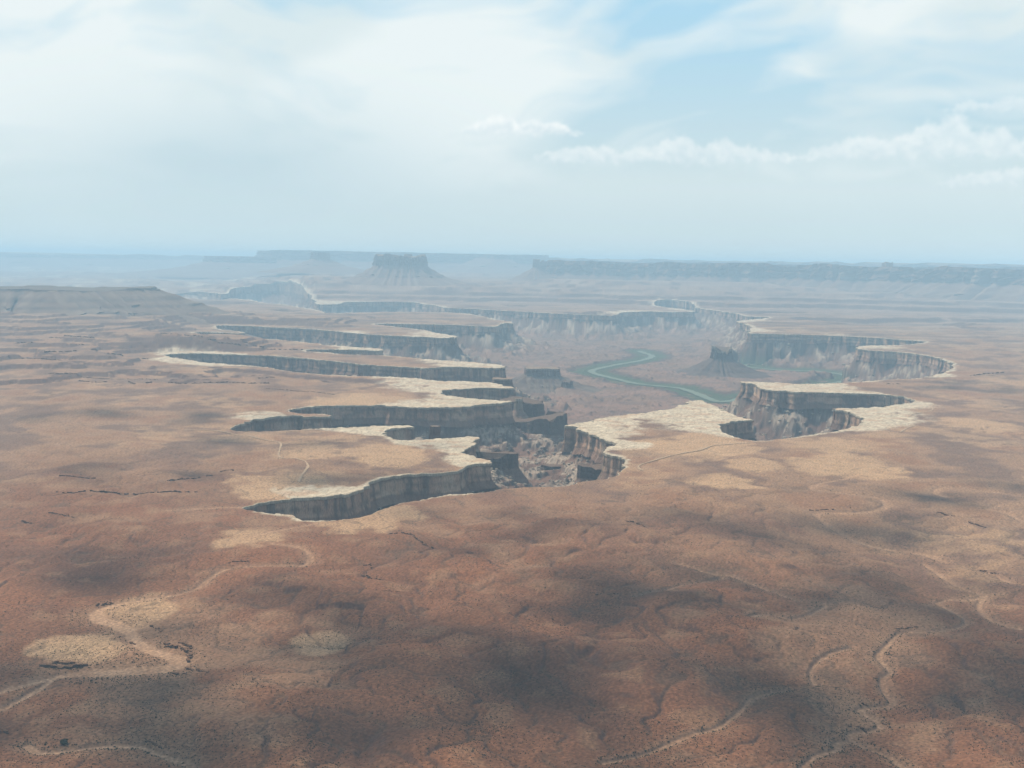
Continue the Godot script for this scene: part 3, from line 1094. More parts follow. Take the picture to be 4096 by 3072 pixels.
# ---------------------------------------------------------------- clouds whose shadows lie on the land
func cloud(label: String, shadow_at: Vector3, stretch: float, thick: float, at_seed: int) -> void:
	var rng := RandomNumberGenerator.new()
	rng.seed = at_seed
	var sun := sun_dir()
	var high := 5200.0
	var at := Vector3(shadow_at.x, 0.0, shadow_at.y) + sun * (high / sun.y)
	var base := noise(1.0 / (shadow_at.z * 0.5), 4, at_seed)
	var w := Tris.new()
	var puff := 42.0
	var tone := Color(0.82, 0.82, 0.82)
	var rx := shadow_at.z * stretch * 1.25
	var rz := shadow_at.z * 1.25
	var n := int(rx * rz * 3.14 / (puff * puff * 1.15))
	for k in n:
		var t := sqrt(rng.randf()) * 1.15
		var f := rng.randf() * TAU
		var x := cos(f) * t * rx
		var z := sin(f) * t * rz
		var dense := thick * smoothstep(1.1, 0.2, t - 0.9 * base.get_noise_2d(x * 0.8, z * 1.8))
		if rng.randf() > dense:
			continue
		var s := puff * rng.randf_range(0.6, 1.3)
		var c := Vector3(x, rng.randf_range(0.0, 1.0) * shadow_at.z * 0.22 * (1.1 - minf(t, 1.0)), z)
		# a rounded puff of three rings
		var spin := rng.randf() * TAU
		for j in 4:
			var e0 := PI * j / 4.0
			var e1 := PI * (j + 1) / 4.0
			for i in 7:
				var f0 := spin + TAU * i / 7.0
				var f1 := spin + TAU * (i + 1) / 7.0
				w.quad(c + Vector3(sin(e0) * cos(f0), cos(e0) * 0.8, sin(e0) * sin(f0)) * s, c + Vector3(sin(e0) * cos(f1), cos(e0) * 0.8, sin(e0) * sin(f1)) * s,
					c + Vector3(sin(e1) * cos(f1), cos(e1) * 0.8, sin(e1) * sin(f1)) * s, c + Vector3(sin(e1) * cos(f0), cos(e1) * 0.8, sin(e1) * sin(f0)) * s, tone, tone, tone, tone)
	if w.v.size() == 0:
		return
	var o := put("cloud", array_mesh(w.v, w.n, w.c), mats.cloud)
	o.position = at
	meta(o, label, "cloud", "clouds drifting above the overlook")

func sun_dir() -> Vector3:
	var a := deg_to_rad(SUN_TURN)
	var e := deg_to_rad(SUN_HIGH)
	return Vector3(-sin(a) * cos(e), sin(e), -cos(a) * cos(e))

# ================================================================
func _ready() -> void:
	var cam := Camera3D.new()
	cam.name = "camera"
	cam.fov = 36.0
	cam.near = 1.0
	cam.far = 200000.0
	add_child(cam)
	cam.position = Vector3(0, EYE, 0)
	cam.rotation_degrees = Vector3(-5.98, 0, 0.9)
	cam.current = true
	var env := Environment.new()
	env.background_mode = Environment.BG_SKY
	env.sky = make_sky()
	env.tonemap_mode = Environment.TONE_MAPPER_LINEAR
	env.tonemap_exposure = EXPOSURE
	env.fog_enabled = true
	env.fog_mode = Environment.FOG_MODE_EXPONENTIAL
	env.fog_density = 0.000068
	env.fog_light_color = Color(0.75, 0.89, 1.0)
	env.sdfgi_enabled = true
	env.ssao_enabled = true
	env.ssil_enabled = true
	var we := WorldEnvironment.new()
	we.name = "sky"
	we.environment = env
	add_child(we)
	print("sky ", Time.get_ticks_msec())
	var sun := DirectionalLight3D.new()
	sun.name = "sun"
	sun.light_energy = 1.55
	sun.light_color = Color(1.0, 0.94, 0.84)
	sun.light_angular_distance = 1.0
	sun.shadow_enabled = true
	add_child(sun)
	sun.look_at_from_position(Vector3.ZERO, -sun_dir(), Vector3.UP)

	n_a = noise(1.0 / 620.0, 3, 1)
	n_b = noise(1.0 / 260.0, 3, 2)
	n_c = noise(1.0 / 95.0, 2, 3)
	n_h = noise(1.0 / 330.0, 2, 12)
	n_h.fractal_gain = 0.32
	n_g = noise(1.0 / 120.0, 3, 14)
	n_g.fractal_gain = 0.42
	n_d = noise(1.0 / 26.0, 2, 4)
	n_e = noise(1.0 / 42.0, 3, 5)
	n_wall = noise(1.0 / 34.0, 3, 6)
	n_cell = noise(1.0 / 17.0, 1, 8, FastNoiseLite.TYPE_CELLULAR)
	n_cell.cellular_return_type = FastNoiseLite.RETURN_DISTANCE2_SUB
	n_cell2 = noise(1.0 / 17.0, 1, 8, FastNoiseLite.TYPE_CELLULAR)
	n_cell2.cellular_return_type = FastNoiseLite.RETURN_CELL_VALUE

	mats.soil = earth("soil", Vector3(53, 53, 53), grain(31, 0.02, 0.66, 1.06), bumps(32, 0.02, 6.0), 0.9)
	mats.slick = earth("slickrock", Vector3(47, 47, 47), grain(33, 0.02, 0.82, 1.0), bumps(34, 0.02, 5.0), 0.7)
	mats.talus = earth("rubble", Vector3(41, 41, 41), grain(35, 0.03, 0.66, 1.0), bumps(36, 0.03, 8.0), 1.0)
	mats.wall = earth("cliff", Vector3(31, 90, 31), grain(37, 0.02, 0.68, 1.0), bumps(38, 0.02, 7.0), 1.0)
	mats.stone = earth("stone", Vector3(9, 5, 9), grain(39, 0.02, 0.7, 1.0), bumps(40, 0.02, 6.0), 1.0)
	mats.bush = earth("bush", Vector3(1.5, 1.5, 1.5), grain(41, 0.05, 0.55, 1.0), null, 0.0)
	mats.cloud = earth("cloud", Vector3(90, 90, 90), grain(42, 0.02, 0.95, 1.0), null, 0.0, 1.0)
	var water := StandardMaterial3D.new()
	water.resource_name = "river water"
	water.albedo_color = Color(0.31, 0.345, 0.29)
	water.roughness = 0.65
	water.metallic_specular = 0.3
	mats.water = water

	# the outline of the canyon, traced on the bench
	var traced: PackedVector2Array = PackedVector2Array([Vector2(-466, -1995), Vector2(-445, -1970), Vector2(-410, -1957), Vector2(-382, -1947), Vector2(-363, -1940), Vector2(-351, -1910), Vector2(-329, -1902), Vector2(-315, -1896), Vector2(-304, -1906), Vector2(-256, -1919), Vector2(-234, -1954), Vector2(-235, -1976), Vector2(-207, -2027), Vector2(-177, -2067), Vector2(-154, -2090), Vector2(-138, -2112), Vector2(-116, -2133), Vector2(-70, -2150), Vector2(-33, -2180), Vector2(12, -2212), Vector2(51, -2226), Vector2(77, -2223), Vector2(115, -2247), Vector2(152, -2300), Vector2(209, -2334), Vector2(237, -2431), Vector2(246, -2461), Vector2(240, -2483), Vector2(256, -2530), Vector2(254, -2561), Vector2(231, -2612), Vector2(207, -2647), Vector2(212, -2676), Vector2(227, -2717), Vector2(254, -2769), Vector2(244, -2815), Vector2(215, -2883), Vector2(192, -2934), Vector2(185, -2967), Vector2(171, -3002), Vector2(175, -3045), Vector2(149, -3072), Vector2(148, -3096), Vector2(177, -3126), Vector2(214, -3165), Vector2(249, -3233), Vector2(288, -3288), Vector2(326, -3316), Vector2(371, -3357), Vector2(413, -3405), Vector2(460, -3447), Vector2(512, -3552), Vector2(539, -3595), Vector2(552, -3667), Vector2(582, -3700), Vector2(606, -3695), Vector2(602, -3620), Vector2(614, -3565), Vector2(628, -3517), Vector2(619, -3452), Vector2(630, -3388), Vector2(631, -3319), Vector2(673, -3250), Vector2(641, -3230), Vector2(612, -3217), Vector2(588, -3177), Vector2(558, -3161), Vector2(548, -3087), Vector2(544, -3000), Vector2(551, -2932), Vector2(573, -2882), Vector2(605, -2855), Vector2(629, -2867), Vector2(681, -2905), Vector2(717, -2933), Vector2(756, -2972), Vector2(802, -3010), Vector2(839, -3042), Vector2(879, -3084), Vector2(914, -3132), Vector2(959, -3214), Vector2(988, -3298), Vector2(1000, -3384), Vector2(1003, -3445), Vector2(988, -3491), Vector2(964, -3514), Vector2(977, -3554), Vector2(1004, -3565), Vector2(1042, -3546), Vector2(1093, -3572), Vector2(1180, -3650), Vector2(1250, -3700), Vector2(1301, -3765), Vector2(1309, -3845), Vector2(1299, -3911), Vector2(1256, -3956), Vector2(1192, -3976), Vector2(1109, -3983), Vector2(1036, -3992), Vector2(976, -3988), Vector2(931, -4026), Vector2(890, -4010), Vector2(870, -4067), Vector2(876, -4134), Vector2(872, -4213), Vector2(846, -4280), Vector2(831, -4300), Vector2(841, -4330), Vector2(889, -4326), Vector2(919, -4303), Vector2(1006, -4277), Vector2(1075, -4254), Vector2(1139, -4280), Vector2(1206, -4318), Vector2(1267, -4367), Vector2(1350, -4409), Vector2(1415, -4466), Vector2(1533, -4514), Vector2(1626, -4609), Vector2(1740, -4770), Vector2(1849, -4962), Vector2(1957, -5208), Vector2(1995, -5378), Vector2(2023, -5557), Vector2(2021, -5742), Vector2(1984, -5862), Vector2(1932, -5995), Vector2(1851, -5998), Vector2(1812, -6070), Vector2(1806, -6187), Vector2(1859, -6320), Vector2(1961, -6418), Vector2(2075, -6431), Vector2(2228, -6556), Vector2(2381, -6782), Vector2(2382, -6897), Vector2(2296, -6935), Vector2(2257, -7031), Vector2(2116, -7169), Vector2(1983, -7249), Vector2(1792, -7317), Vector2(1604, -7320), Vector2(1462, -7369), Vector2(1523, -7597), Vector2(1641, -8073), Vector2(1677, -8403), Vector2(1666, -8793), Vector2(1697, -8926), Vector2(1836, -9174), Vector2(2124, -9650), Vector2(2010, -9699), Vector2(1909, -9754), Vector2(1957, -10075), Vector2(1913, -10384), Vector2(1849, -10888), Vector2(1749, -11350), Vector2(1831, -11887), Vector2(1737, -12303), Vector2(1596, -12582), Vector2(1371, -11876), Vector2(1538, -11228), Vector2(1659, -10567), Vector2(1501, -10406), Vector2(1345, -10350), Vector2(1211, -10473), Vector2(1060, -10287), Vector2(903, -10136), Vector2(838, -9504), Vector2(651, -9523), Vector2(466, -9656), Vector2(276, -9763), Vector2(81, -9995), Vector2(-121, -10141), Vector2(-333, -10391), Vector2(-546, -10480), Vector2(-631, -10552), Vector2(-661, -10869), Vector2(-759, -11137), Vector2(-878, -11288), Vector2(-915, -11696), Vector2(-1084, -11753), Vector2(-1273, -11758), Vector2(-1467, -11671), Vector2(-1619, -11647), Vector2(-1713, -11343), Vector2(-1774, -11149), Vector2(-1874, -11272), Vector2(-1971, -11760), Vector2(-2139, -12466), Vector2(-2490, -13862), Vector2(-2905, -15054), Vector2(-3156, -15298), Vector2(-3423, -15212), Vector2(-3420, -14510), Vector2(-3199, -13157), Vector2(-3455, -13648), Vector2(-3771, -14153), Vector2(-4016, -14150), Vector2(-4058, -13841), Vector2(-3677, -13140), Vector2(-3259, -12545), Vector2(-3016, -12239), Vector2(-2785, -11947), Vector2(-2546, -11585), Vector2(-2305, -11166), Vector2(-1873, -10270), Vector2(-1508, -9446), Vector2(-1444, -9074), Vector2(-1126, -9467), Vector2(-757, -9601), Vector2(-437, -9627), Vector2(-230, -9093), Vector2(-124, -8520), Vector2(-65, -8382), Vector2(2, -8316), Vector2(-3, -8084), Vector2(-52, -8152), Vector2(-93, -7898), Vector2(-116, -7665), Vector2(-213, -7674), Vector2(-332, -7791), Vector2(-511, -7816), Vector2(-657, -7812), Vector2(-805, -7828), Vector2(-944, -7767), Vector2(-773, -7516), Vector2(-613, -7297), Vector2(-512, -7110), Vector2(-462, -6935), Vector2(-389, -6804), Vector2(-304, -6639), Vector2(-337, -6508), Vector2(-404, -6453), Vector2(-470, -6530), Vector2(-604, -6566), Vector2(-745, -6642), Vector2(-893, -6749), Vector2(-1001, -6871), Vector2(-1113, -6998), Vector2(-1233, -7128), Vector2(-1385, -7170), Vector2(-1548, -7262), Vector2(-1712, -7339), Vector2(-1862, -7350), Vector2(-1724, -6913), Vector2(-1635, -6812), Vector2(-1535, -6732), Vector2(-1504, -6579), Vector2(-1636, -6632), Vector2(-1818, -6644), Vector2(-1675, -6276), Vector2(-1532, -6208), Vector2(-1405, -6200), Vector2(-1256, -6160), Vector2(-1102, -6038), Vector2(-980, -5892), Vector2(-924, -5805), Vector2(-821, -5741), Vector2(-713, -5681), Vector2(-619, -5619), Vector2(-609, -5502), Vector2(-695, -5533), Vector2(-793, -5542), Vector2(-880, -5534), Vector2(-932, -5513), Vector2(-972, -5466), Vector2(-925, -5389), Vector2(-813, -5319), Vector2(-766, -5257), Vector2(-589, -5256), Vector2(-551, -5228), Vector2(-371, -5077), Vector2(-258, -5001), Vector2(-122, -4933), Vector2(-55, -4869), Vector2(-28, -4793), Vector2(-31, -4722), Vector2(-85, -4712), Vector2(-148, -4722), Vector2(-232, -4743), Vector2(-294, -4711), Vector2(-351, -4632), Vector2(-371, -4649), Vector2(-392, -4680), Vector2(-498, -4732), Vector2(-598, -4765), Vector2(-688, -4860), Vector2(-785, -4935), Vector2(-834, -4973), Vector2(-906, -5041), Vector2(-1000, -5106), Vector2(-1098, -5147), Vector2(-1203, -5152), Vector2(-1315, -5183), Vector2(-1390, -5203), Vector2(-1454, -5182), Vector2(-1490, -5139), Vector2(-1519, -5073), Vector2(-1431, -4957), Vector2(-1376, -4903), Vector2(-1302, -4823), Vector2(-1246, -4758), Vector2(-1149, -4702), Vector2(-1056, -4654), Vector2(-962, -4594), Vector2(-910, -4522), Vector2(-843, -4436), Vector2(-746, -4359), Vector2(-657, -4312), Vector2(-562, -4298), Vector2(-475, -4294), Vector2(-386, -4267), Vector2(-301, -4206), Vector2(-253, -4158), Vector2(-198, -4172), Vector2(-141, -4165), Vector2(-102, -4154), Vector2(-62, -4112), Vector2(-23, -4049), Vector2(13, -3983), Vector2(-38, -3966), Vector2(-97, -3972), Vector2(-144, -3951), Vector2(-186, -3920), Vector2(-215, -3887), Vector2(-236, -3818), Vector2(-218, -3748), Vector2(-174, -3692), Vector2(-123, -3648), Vector2(-59, -3614), Vector2(7, -3594), Vector2(-24, -3558), Vector2(-66, -3513), Vector2(-94, -3502), Vector2(-121, -3452), Vector2(-153, -3437), Vector2(-217, -3421), Vector2(-285, -3412), Vector2(-332, -3421), Vector2(-381, -3445), Vector2(-427, -3439), Vector2(-496, -3434), Vector2(-557, -3411), Vector2(-588, -3381), Vector2(-614, -3349), Vector2(-626, -3297), Vector2(-604, -3245), Vector2(-578, -3224), Vector2(-545, -3235), Vector2(-513, -3222), Vector2(-494, -3198), Vector2(-502, -3180), Vector2(-544, -3178), Vector2(-557, -3164), Vector2(-571, -3208), Vector2(-599, -3195), Vector2(-628, -3168), Vector2(-662, -3126), Vector2(-692, -3072), Vector2(-704, -2999), Vector2(-717, -2951), Vector2(-693, -2898), Vector2(-674, -2884), Vector2(-638, -2880), Vector2(-593, -2893), Vector2(-539, -2918), Vector2(-485, -2949), Vector2(-449, -2976), Vector2(-392, -2996), Vector2(-333, -3012), Vector2(-273, -3030), Vector2(-248, -3021), Vector2(-278, -2995), Vector2(-304, -2972), Vector2(-316, -2929), Vector2(-314, -2880), Vector2(-304, -2842), Vector2(-286, -2790), Vector2(-254, -2778), Vector2(-225, -2786), Vector2(-196, -2802), Vector2(-166, -2818), Vector2(-140, -2833), Vector2(-118, -2853), Vector2(-80, -2852), Vector2(-72, -2838), Vector2(-90, -2813), Vector2(-90, -2751), Vector2(-91, -2692), Vector2(-112, -2622), Vector2(-96, -2587), Vector2(-74, -2551), Vector2(-50, -2533), Vector2(-38, -2513), Vector2(-45, -2483), Vector2(-62, -2475), Vector2(-91, -2453), Vector2(-96, -2415), Vector2(-117, -2376), Vector2(-148, -2361), Vector2(-179, -2345), Vector2(-216, -2332), Vector2(-236, -2313), Vector2(-258, -2280), Vector2(-268, -2239), Vector2(-276, -2204), Vector2(-280, -2168), Vector2(-284, -2140), Vector2(-306, -2121), Vector2(-330, -2109), Vector2(-355, -2098), Vector2(-385, -2082), Vector2(-418, -2059), Vector2(-448, -2030)])
	rim = chaikin(traced, true)
	rim_near = Segs.new()
	for i in rim.size():
		rim_near.add(rim[i], rim[(i + 1) % rim.size()], 1.0)
	rim_near.finish(90.0, 320.0)
	rim_near.close(rim)
	var washes: Array = [
		[PackedVector2Array([Vector2(-355, -1727), Vector2(-315, -1713), Vector2(-294, -1687), Vector2(-281, -1646), Vector2(-285, -1618), Vector2(-307, -1613), Vector2(-356, -1607), Vector2(-396, -1598), Vector2(-404, -1569), Vector2(-413, -1521), Vector2(-436, -1493), Vector2(-476, -1470), Vector2(-495, -1451), Vector2(-505, -1429), Vector2(-504, -1406)]), 7.0],
		[PackedVector2Array([Vector2(-504, -1406), Vector2(-493, -1384), Vector2(-469, -1374), Vector2(-445, -1344), Vector2(-430, -1318), Vector2(-417, -1286), Vector2(-395, -1259), Vector2(-368, -1242), Vector2(-350, -1228), Vector2(-349, -1214), Vector2(-356, -1201), Vector2(-377, -1191), Vector2(-413, -1184), Vector2(-441, -1186), Vector2(-463, -1179)]), 12.0],
		[PackedVector2Array([Vector2(-463, -1179), Vector2(-485, -1156), Vector2(-502, -1131), Vector2(-509, -1116)]), 6.0],
		[PackedVector2Array([Vector2(-465, -1173), Vector2(-467, -1147), Vector2(-475, -1117), Vector2(-483, -1088)]), 4.0],
		[PackedVector2Array([Vector2(710, -2416), Vector2(673, -2365), Vector2(646, -2337), Vector2(598, -2286), Vector2(573, -2236), Vector2(593, -2196), Vector2(631, -2173), Vector2(671, -2158), Vector2(687, -2135), Vector2(675, -2081), Vector2(623, -2044), Vector2(563, -2027), Vector2(525, -2017), Vector2(528, -1968), Vector2(544, -1909), Vector2(549, -1854), Vector2(584, -1829), Vector2(630, -1817), Vector2(656, -1793), Vector2(661, -1753)]), 10.0],
		[PackedVector2Array([Vector2(625, -1746), Vector2(623, -1672), Vector2(622, -1613), Vector2(626, -1576), Vector2(640, -1549), Vector2(616, -1532), Vector2(586, -1535), Vector2(561, -1519), Vector2(566, -1488), Vector2(570, -1449), Vector2(568, -1422), Vector2(554, -1399), Vector2(529, -1380), Vector2(494, -1372), Vector2(468, -1377), Vector2(448, -1342), Vector2(425, -1302), Vector2(409, -1271), Vector2(413, -1239), Vector2(411, -1226), Vector2(396, -1213), Vector2(391, -1186), Vector2(394, -1166), Vector2(385, -1149), Vector2(356, -1144), Vector2(350, -1135), Vector2(361, -1113), Vector2(361, -1097), Vector2(349, -1085), Vector2(328, -1078), Vector2(322, -1067), Vector2(323, -1044), Vector2(339, -1026), Vector2(345, -1009), Vector2(347, -990), Vector2(357, -978), Vector2(361, -962)]), 6.0],
		[PackedVector2Array([Vector2(640, -1549), Vector2(613, -1507), Vector2(601, -1458), Vector2(600, -1416), Vector2(621, -1385)]), 7.0],
		[PackedVector2Array([Vector2(317, -1052), Vector2(300, -1043), Vector2(301, -1023), Vector2(278, -1010), Vector2(260, -987), Vector2(247, -965)]), 5.0],
		[PackedVector2Array([Vector2(288, -1177), Vector2(263, -1165), Vector2(243, -1144), Vector2(231, -1115), Vector2(206, -1073), Vector2(192, -1051), Vector2(171, -1040), Vector2(145, -1017), Vector2(128, -1001), Vector2(103, -985), Vector2(83, -973)]), 4.5],
		[PackedVector2Array([Vector2(386, -1294), Vector2(360, -1272), Vector2(333, -1244), Vector2(320, -1215), Vector2(322, -1194)]), 4.0],
		[PackedVector2Array([Vector2(293, -1390), Vector2(307, -1412), Vector2(321, -1417), Vector2(336, -1406), Vector2(352, -1407), Vector2(382, -1439), Vector2(402, -1463)]), 4.5],
		[PackedVector2Array([Vector2(242, -1649), Vector2(282, -1607), Vector2(305, -1613), Vector2(321, -1591), Vector2(337, -1560), Vector2(355, -1530), Vector2(374, -1489)]), 4.5],
		[PackedVector2Array([Vector2(294, -1594), Vector2(273, -1570), Vector2(252, -1559), Vector2(225, -1540), Vector2(206, -1509), Vector2(162, -1466)]), 4.0],
		[PackedVector2Array([Vector2(-421, -998), Vector2(-405, -979), Vector2(-381, -978), Vector2(-361, -988), Vector2(-319, -994), Vector2(-305, -983), Vector2(-286, -971), Vector2(-263, -955)]), 4.0],
		[PackedVector2Array([Vector2(-577, -1963), Vector2(-528, -1979), Vector2(-494, -1994), Vector2(-467, -1997)]), 9.0],
		[PackedVector2Array([Vector2(-394, -1776), Vector2(-384, -1808), Vector2(-351, -1843), Vector2(-325, -1868), Vector2(-309, -1890)]), 7.0],
		[PackedVector2Array([Vector2(986, -2175), Vector2(923, -2238), Vector2(869, -2297), Vector2(831, -2270), Vector2(810, -2229), Vector2(824, -2200)]), 9.0],
		[PackedVector2Array([Vector2(884, -1999), Vector2(883, -2070), Vector2(865, -2096), Vector2(851, -2094), Vector2(889, -2125)]), 9.0],
		[PackedVector2Array([Vector2(689, -1707), Vector2(702, -1667), Vector2(697, -1618), Vector2(713, -1600)]), 7.0],
	]
	wash_near = Segs.new()
	for w: Array in washes:
		var line := chaikin(chaikin(w[0], false), false)
		for i in line.size() - 1:
			wash_near.add(line[i], line[i + 1], w[1] * (0.6 if line[i].x > -150.0 or line[i].y < -1480.0 else 0.85) * (1.0 + 0.5 * n_c.get_noise_2d(line[i].x * 1.3, line[i].y * 1.3)))
	wash_near.finish(60.0, 140.0)
	var river_line: PackedVector2Array = PackedVector2Array([Vector2(882, -8217), Vector2(905, -7983), Vector2(932, -7802), Vector2(882, -7589), Vector2(799, -7381), Vector2(636, -7102), Vector2(501, -6816), Vector2(440, -6658), Vector2(451, -6491), Vector2(515, -6305), Vector2(570, -6162), Vector2(619, -5993), Vector2(729, -5895), Vector2(808, -5825), Vector2(833, -5800), Vector2(874, -5609), Vector2(900, -5353), Vector2(930, -5195), Vector2(1180, -5605), Vector2(1537, -5969), Vector2(1880, -6424), Vector2(1877, -6687), Vector2(1772, -6897), Vector2(1575, -6863), Vector2(1467, -6993), Vector2(1372, -7131), Vector2(1483, -7280), Vector2(1723, -7390), Vector2(2018, -7410), Vector2(2273, -7291)])
	var course := chaikin(chaikin(river_line, false), false)
	river_near = Segs.new()
	for i in course.size() - 1:
		river_near.add(course[i], course[i + 1], 30.0)
	river_near.finish(110.0, 420.0)
	white_spots = [Vector3(476, -3300, 420), Vector3(574, -3491, 260), Vector3(217, -3021, 200), Vector3(566, -3149, 200), Vector3(170, -3074, 120), Vector3(274, -2764, 90), Vector3(-258, -4066, 330), Vector3(-362, -3999, 220), Vector3(-152, -3533, 260), Vector3(-242, -3456, 170), Vector3(-310, -2991, 150), Vector3(-102, -2824, 140), Vector3(-136, -2746, 160), Vector3(-70, -2531, 110), Vector3(-367, -2956, 120), Vector3(-395, -2166, 70), Vector3(-344, -2140, 80), Vector3(-307, -2131, 50), Vector3(-719, -3190, 110), Vector3(1059, -3445, 230), Vector3(1096, -3344, 220), Vector3(963, -3199, 170), Vector3(1236, -3657, 150), Vector3(942, -4170, 300), Vector3(1067, -4110, 260), Vector3(868, -4278, 170), Vector3(541, -3120, 140), Vector3(1688, -4696, 120), Vector3(-367, -6737, 300), Vector3(-502, -6849, 220), Vector3(-119, -4835, 200), Vector3(-280, -4919, 200), Vector3(-912, -6895, 150), Vector3(-713, -5681, 200), Vector3(773, -10310, 500), Vector3(1060, -10415, 400), Vector3(-1285, -4811, 280), Vector3(-1367, -4873, 160), Vector3(-1166, -4721, 140), Vector3(-1480, -5276, 240), Vector3(-1279, -5181, 120), Vector3(-1793, -11525, 500), Vector3(1850, -9049, 350), Vector3(1554, -7754, 250), Vector3(1757, -7622, 200), Vector3(2032, -7428, 160), Vector3(1917, -6333, 220), Vector3(2039, -6153, 160), Vector3(1582, -10974, 300)]
	sand_spots = [Vector3(380, -2751, 110), Vector3(513, -2764, 90), Vector3(411, -2707, 120), Vector3(408, -2263, 70), Vector3(420, -2248, 60), Vector3(513, -2485, 70), Vector3(488, -2886, 80), Vector3(737, -2549, 110), Vector3(674, -2503, 80), Vector3(749, -2472, 90), Vector3(1266, -3202, 120), Vector3(768, -2794, 120), Vector3(-436, -2194, 110), Vector3(-395, -2136, 100), Vector3(-241, -1945, 90), Vector3(-442, -2579, 90), Vector3(-289, -2616, 110), Vector3(-243, -2514, 90), Vector3(-422, -3599, 120), Vector3(-512, -3546, 120), Vector3(-397, -1755, 60), Vector3(-501, -1277, 32), Vector3(-447, -1249, 30), Vector3(-207, -1292, 35), Vector3(-456, -1422, 60), Vector3(-474, -1270, 40)]

	print("start ", Time.get_ticks_msec())
	build_terrain()
	ribbon("river", river_line, 40.0, 0.0, Color(1, 1, 1), -184.6, 2, mats.water)
	make_small_meshes()
	build_far_things()
	build_canyon_things()
	build_ledges()
	build_roads()
	scatter()
	build_clouds()
	print("end ", Time.get_ticks_msec())

func build_far_things() -> void:
	# the lone butte in the middle distance: ragged cliff cap on a banded cone
	var c: PackedVector2Array = PackedVector2Array([Vector2(-1682, -14201), Vector2(-1049, -14261), Vector2(-1094, -14860), Vector2(-1753, -14797)])
	var m := (c[0] + c[2]) * 0.5
	mesa("butte", "large lone flat-topped butte on a talus cone left of centre on the horizon", "butte", oval(m.x, m.y, c[0].distance_to(c[1]) * 0.5, 260.0, 0.0, 0.55), 187, 337, 468, 270.0, {"ragged": 60.0, "flute": 40.0, "seed": 3, "count": 170, "benches": 3, "cliff": Color(0.116, 0.068, 0.054)})
	# far pale butte behind it, to the left
	c = PackedVector2Array([Vector2(-3181, -18630), Vector2(-2898, -18677), Vector2(-2941, -18953), Vector2(-3228, -18906)])
	m = (c[0] + c[2]) * 0.5
	mesa("butte", "small faint hazy butte left behind the large lone butte", "butte", oval(m.x, m.y, c[0].distance_to(c[1]) * 0.5, 260.0), 275, 398, 506, 330.0, {"flute": 18.0, "seed": 4, "count": 80})
	# the long wall of mesa on the right
	mesa("mesa", "long hazy cliff-walled mesa stretching across the right of the horizon", "mesa", PackedVector2Array([Vector2(275, -16598), Vector2(578, -16390), Vector2(1192, -16056), Vector2(1959, -16182), Vector2(2616, -15582), Vector2(3337, -15546), Vector2(3898, -14692), Vector2(4570, -14287), Vector2(4923, -13426), Vector2(5524, -12646), Vector2(6095, -11933), Vector2(7506, -14694), Vector2(6846, -16105), Vector2(5449, -17679), Vector2(3569, -18662), Vector2(1333, -17951), Vector2(478, -17393)]), 15, 249, 424, 620.0, {"flute": 115.0, "ragged": 12.0, "roll": 40.0, "seed": 5, "count": 420, "benches": 4})
	c = PackedVector2Array([Vector2(262, -16198), Vector2(356, -16196)])
	mesa("rock_tower", "square rock tower at the left tip of the long hazy mesa", "rock tower", oval((c[0].x + c[1].x) * 0.5, c[0].y - 60.0, c[0].distance_to(c[1]) * 0.52, 60.0, 0.0, 0.5), 159, 335, 448, 330.0, {"flute": 9.0, "ragged": 12.0, "seed": 6, "count": 60})
	c = PackedVector2Array([Vector2(4611, -14903), Vector2(4758, -14857)])
	mesa("rock_tower", "pale domed rock rising above the long mesa near the right edge", "rock tower", oval((c[0].x + c[1].x) * 0.5, c[0].y, c[0].distance_to(c[1]) * 0.36, 120.0), 319, 383, 469, 80.0, {"flute": 16.0, "ragged": 50.0, "seed": 9, "count": 50, "cliff": Color(0.224, 0.150, 0.116)})
	# plateaus that close the view
	mesa("plateau", "highest faint blue plateau stepping up behind the lone butte", "plateau", PackedVector2Array([Vector2(-5026, -23263), Vector2(-4227, -23066), Vector2(-3141, -23027), Vector2(-2505, -22964), Vector2(-1366, -23410), Vector2(-642, -23651), Vector2(-90, -24150), Vector2(682, -24841), Vector2(769, -27989), Vector2(-5913, -27369)]), 150.0, 372, 550, 900.0, {"flute": 110.0, "ragged": 25.0, "seed": 12, "count": 200})
	mesa("plateau", "lower step of the faint blue plateau running left of the lone butte", "plateau", PackedVector2Array([Vector2(-5913, -22692), Vector2(-5180, -22512), Vector2(-4478, -22519), Vector2(-4915, -24716), Vector2(-6354, -24386)]), 150.0, 308, 421, 700.0, {"flute": 80.0, "seed": 13, "count": 90})
	mesa("plateau", "small flat knob on the faint far plateau right of the lone butte", "plateau", PackedVector2Array([Vector2(-671, -22740), Vector2(-174, -22749), Vector2(-89, -23800), Vector2(-776, -23787)]), 250.0, 459, 517, 500.0, {"flute": 50.0, "seed": 14, "count": 60})
	mesa("plateau", "faint pale plateau along the far left horizon", "plateau", PackedVector2Array([Vector2(-14851, -26982), Vector2(-12243, -28261), Vector2(-10948, -29535), Vector2(-9374, -30804), Vector2(-7378, -32062), Vector2(-8163, -35473), Vector2(-17552, -31889)]), 100.0, 310, 404, 900.0, {"flute": 160.0, "roll": 60.0, "seed": 15, "count": 140})
	mesa("plateau", "pale far plateau along the skyline behind the long right mesa", "plateau", PackedVector2Array([Vector2(102, -25200), Vector2(2836, -25040), Vector2(5497, -23875), Vector2(7270, -21926), Vector2(8292, -19294), Vector2(9339, -17232), Vector2(12007, -22156), Vector2(8659, -28095), Vector2(119, -29399)]), 150.0, 350, 470, 900.0, {"flute": 160.0, "ragged": 12.0, "roll": 80.0, "seed": 16, "count": 240})
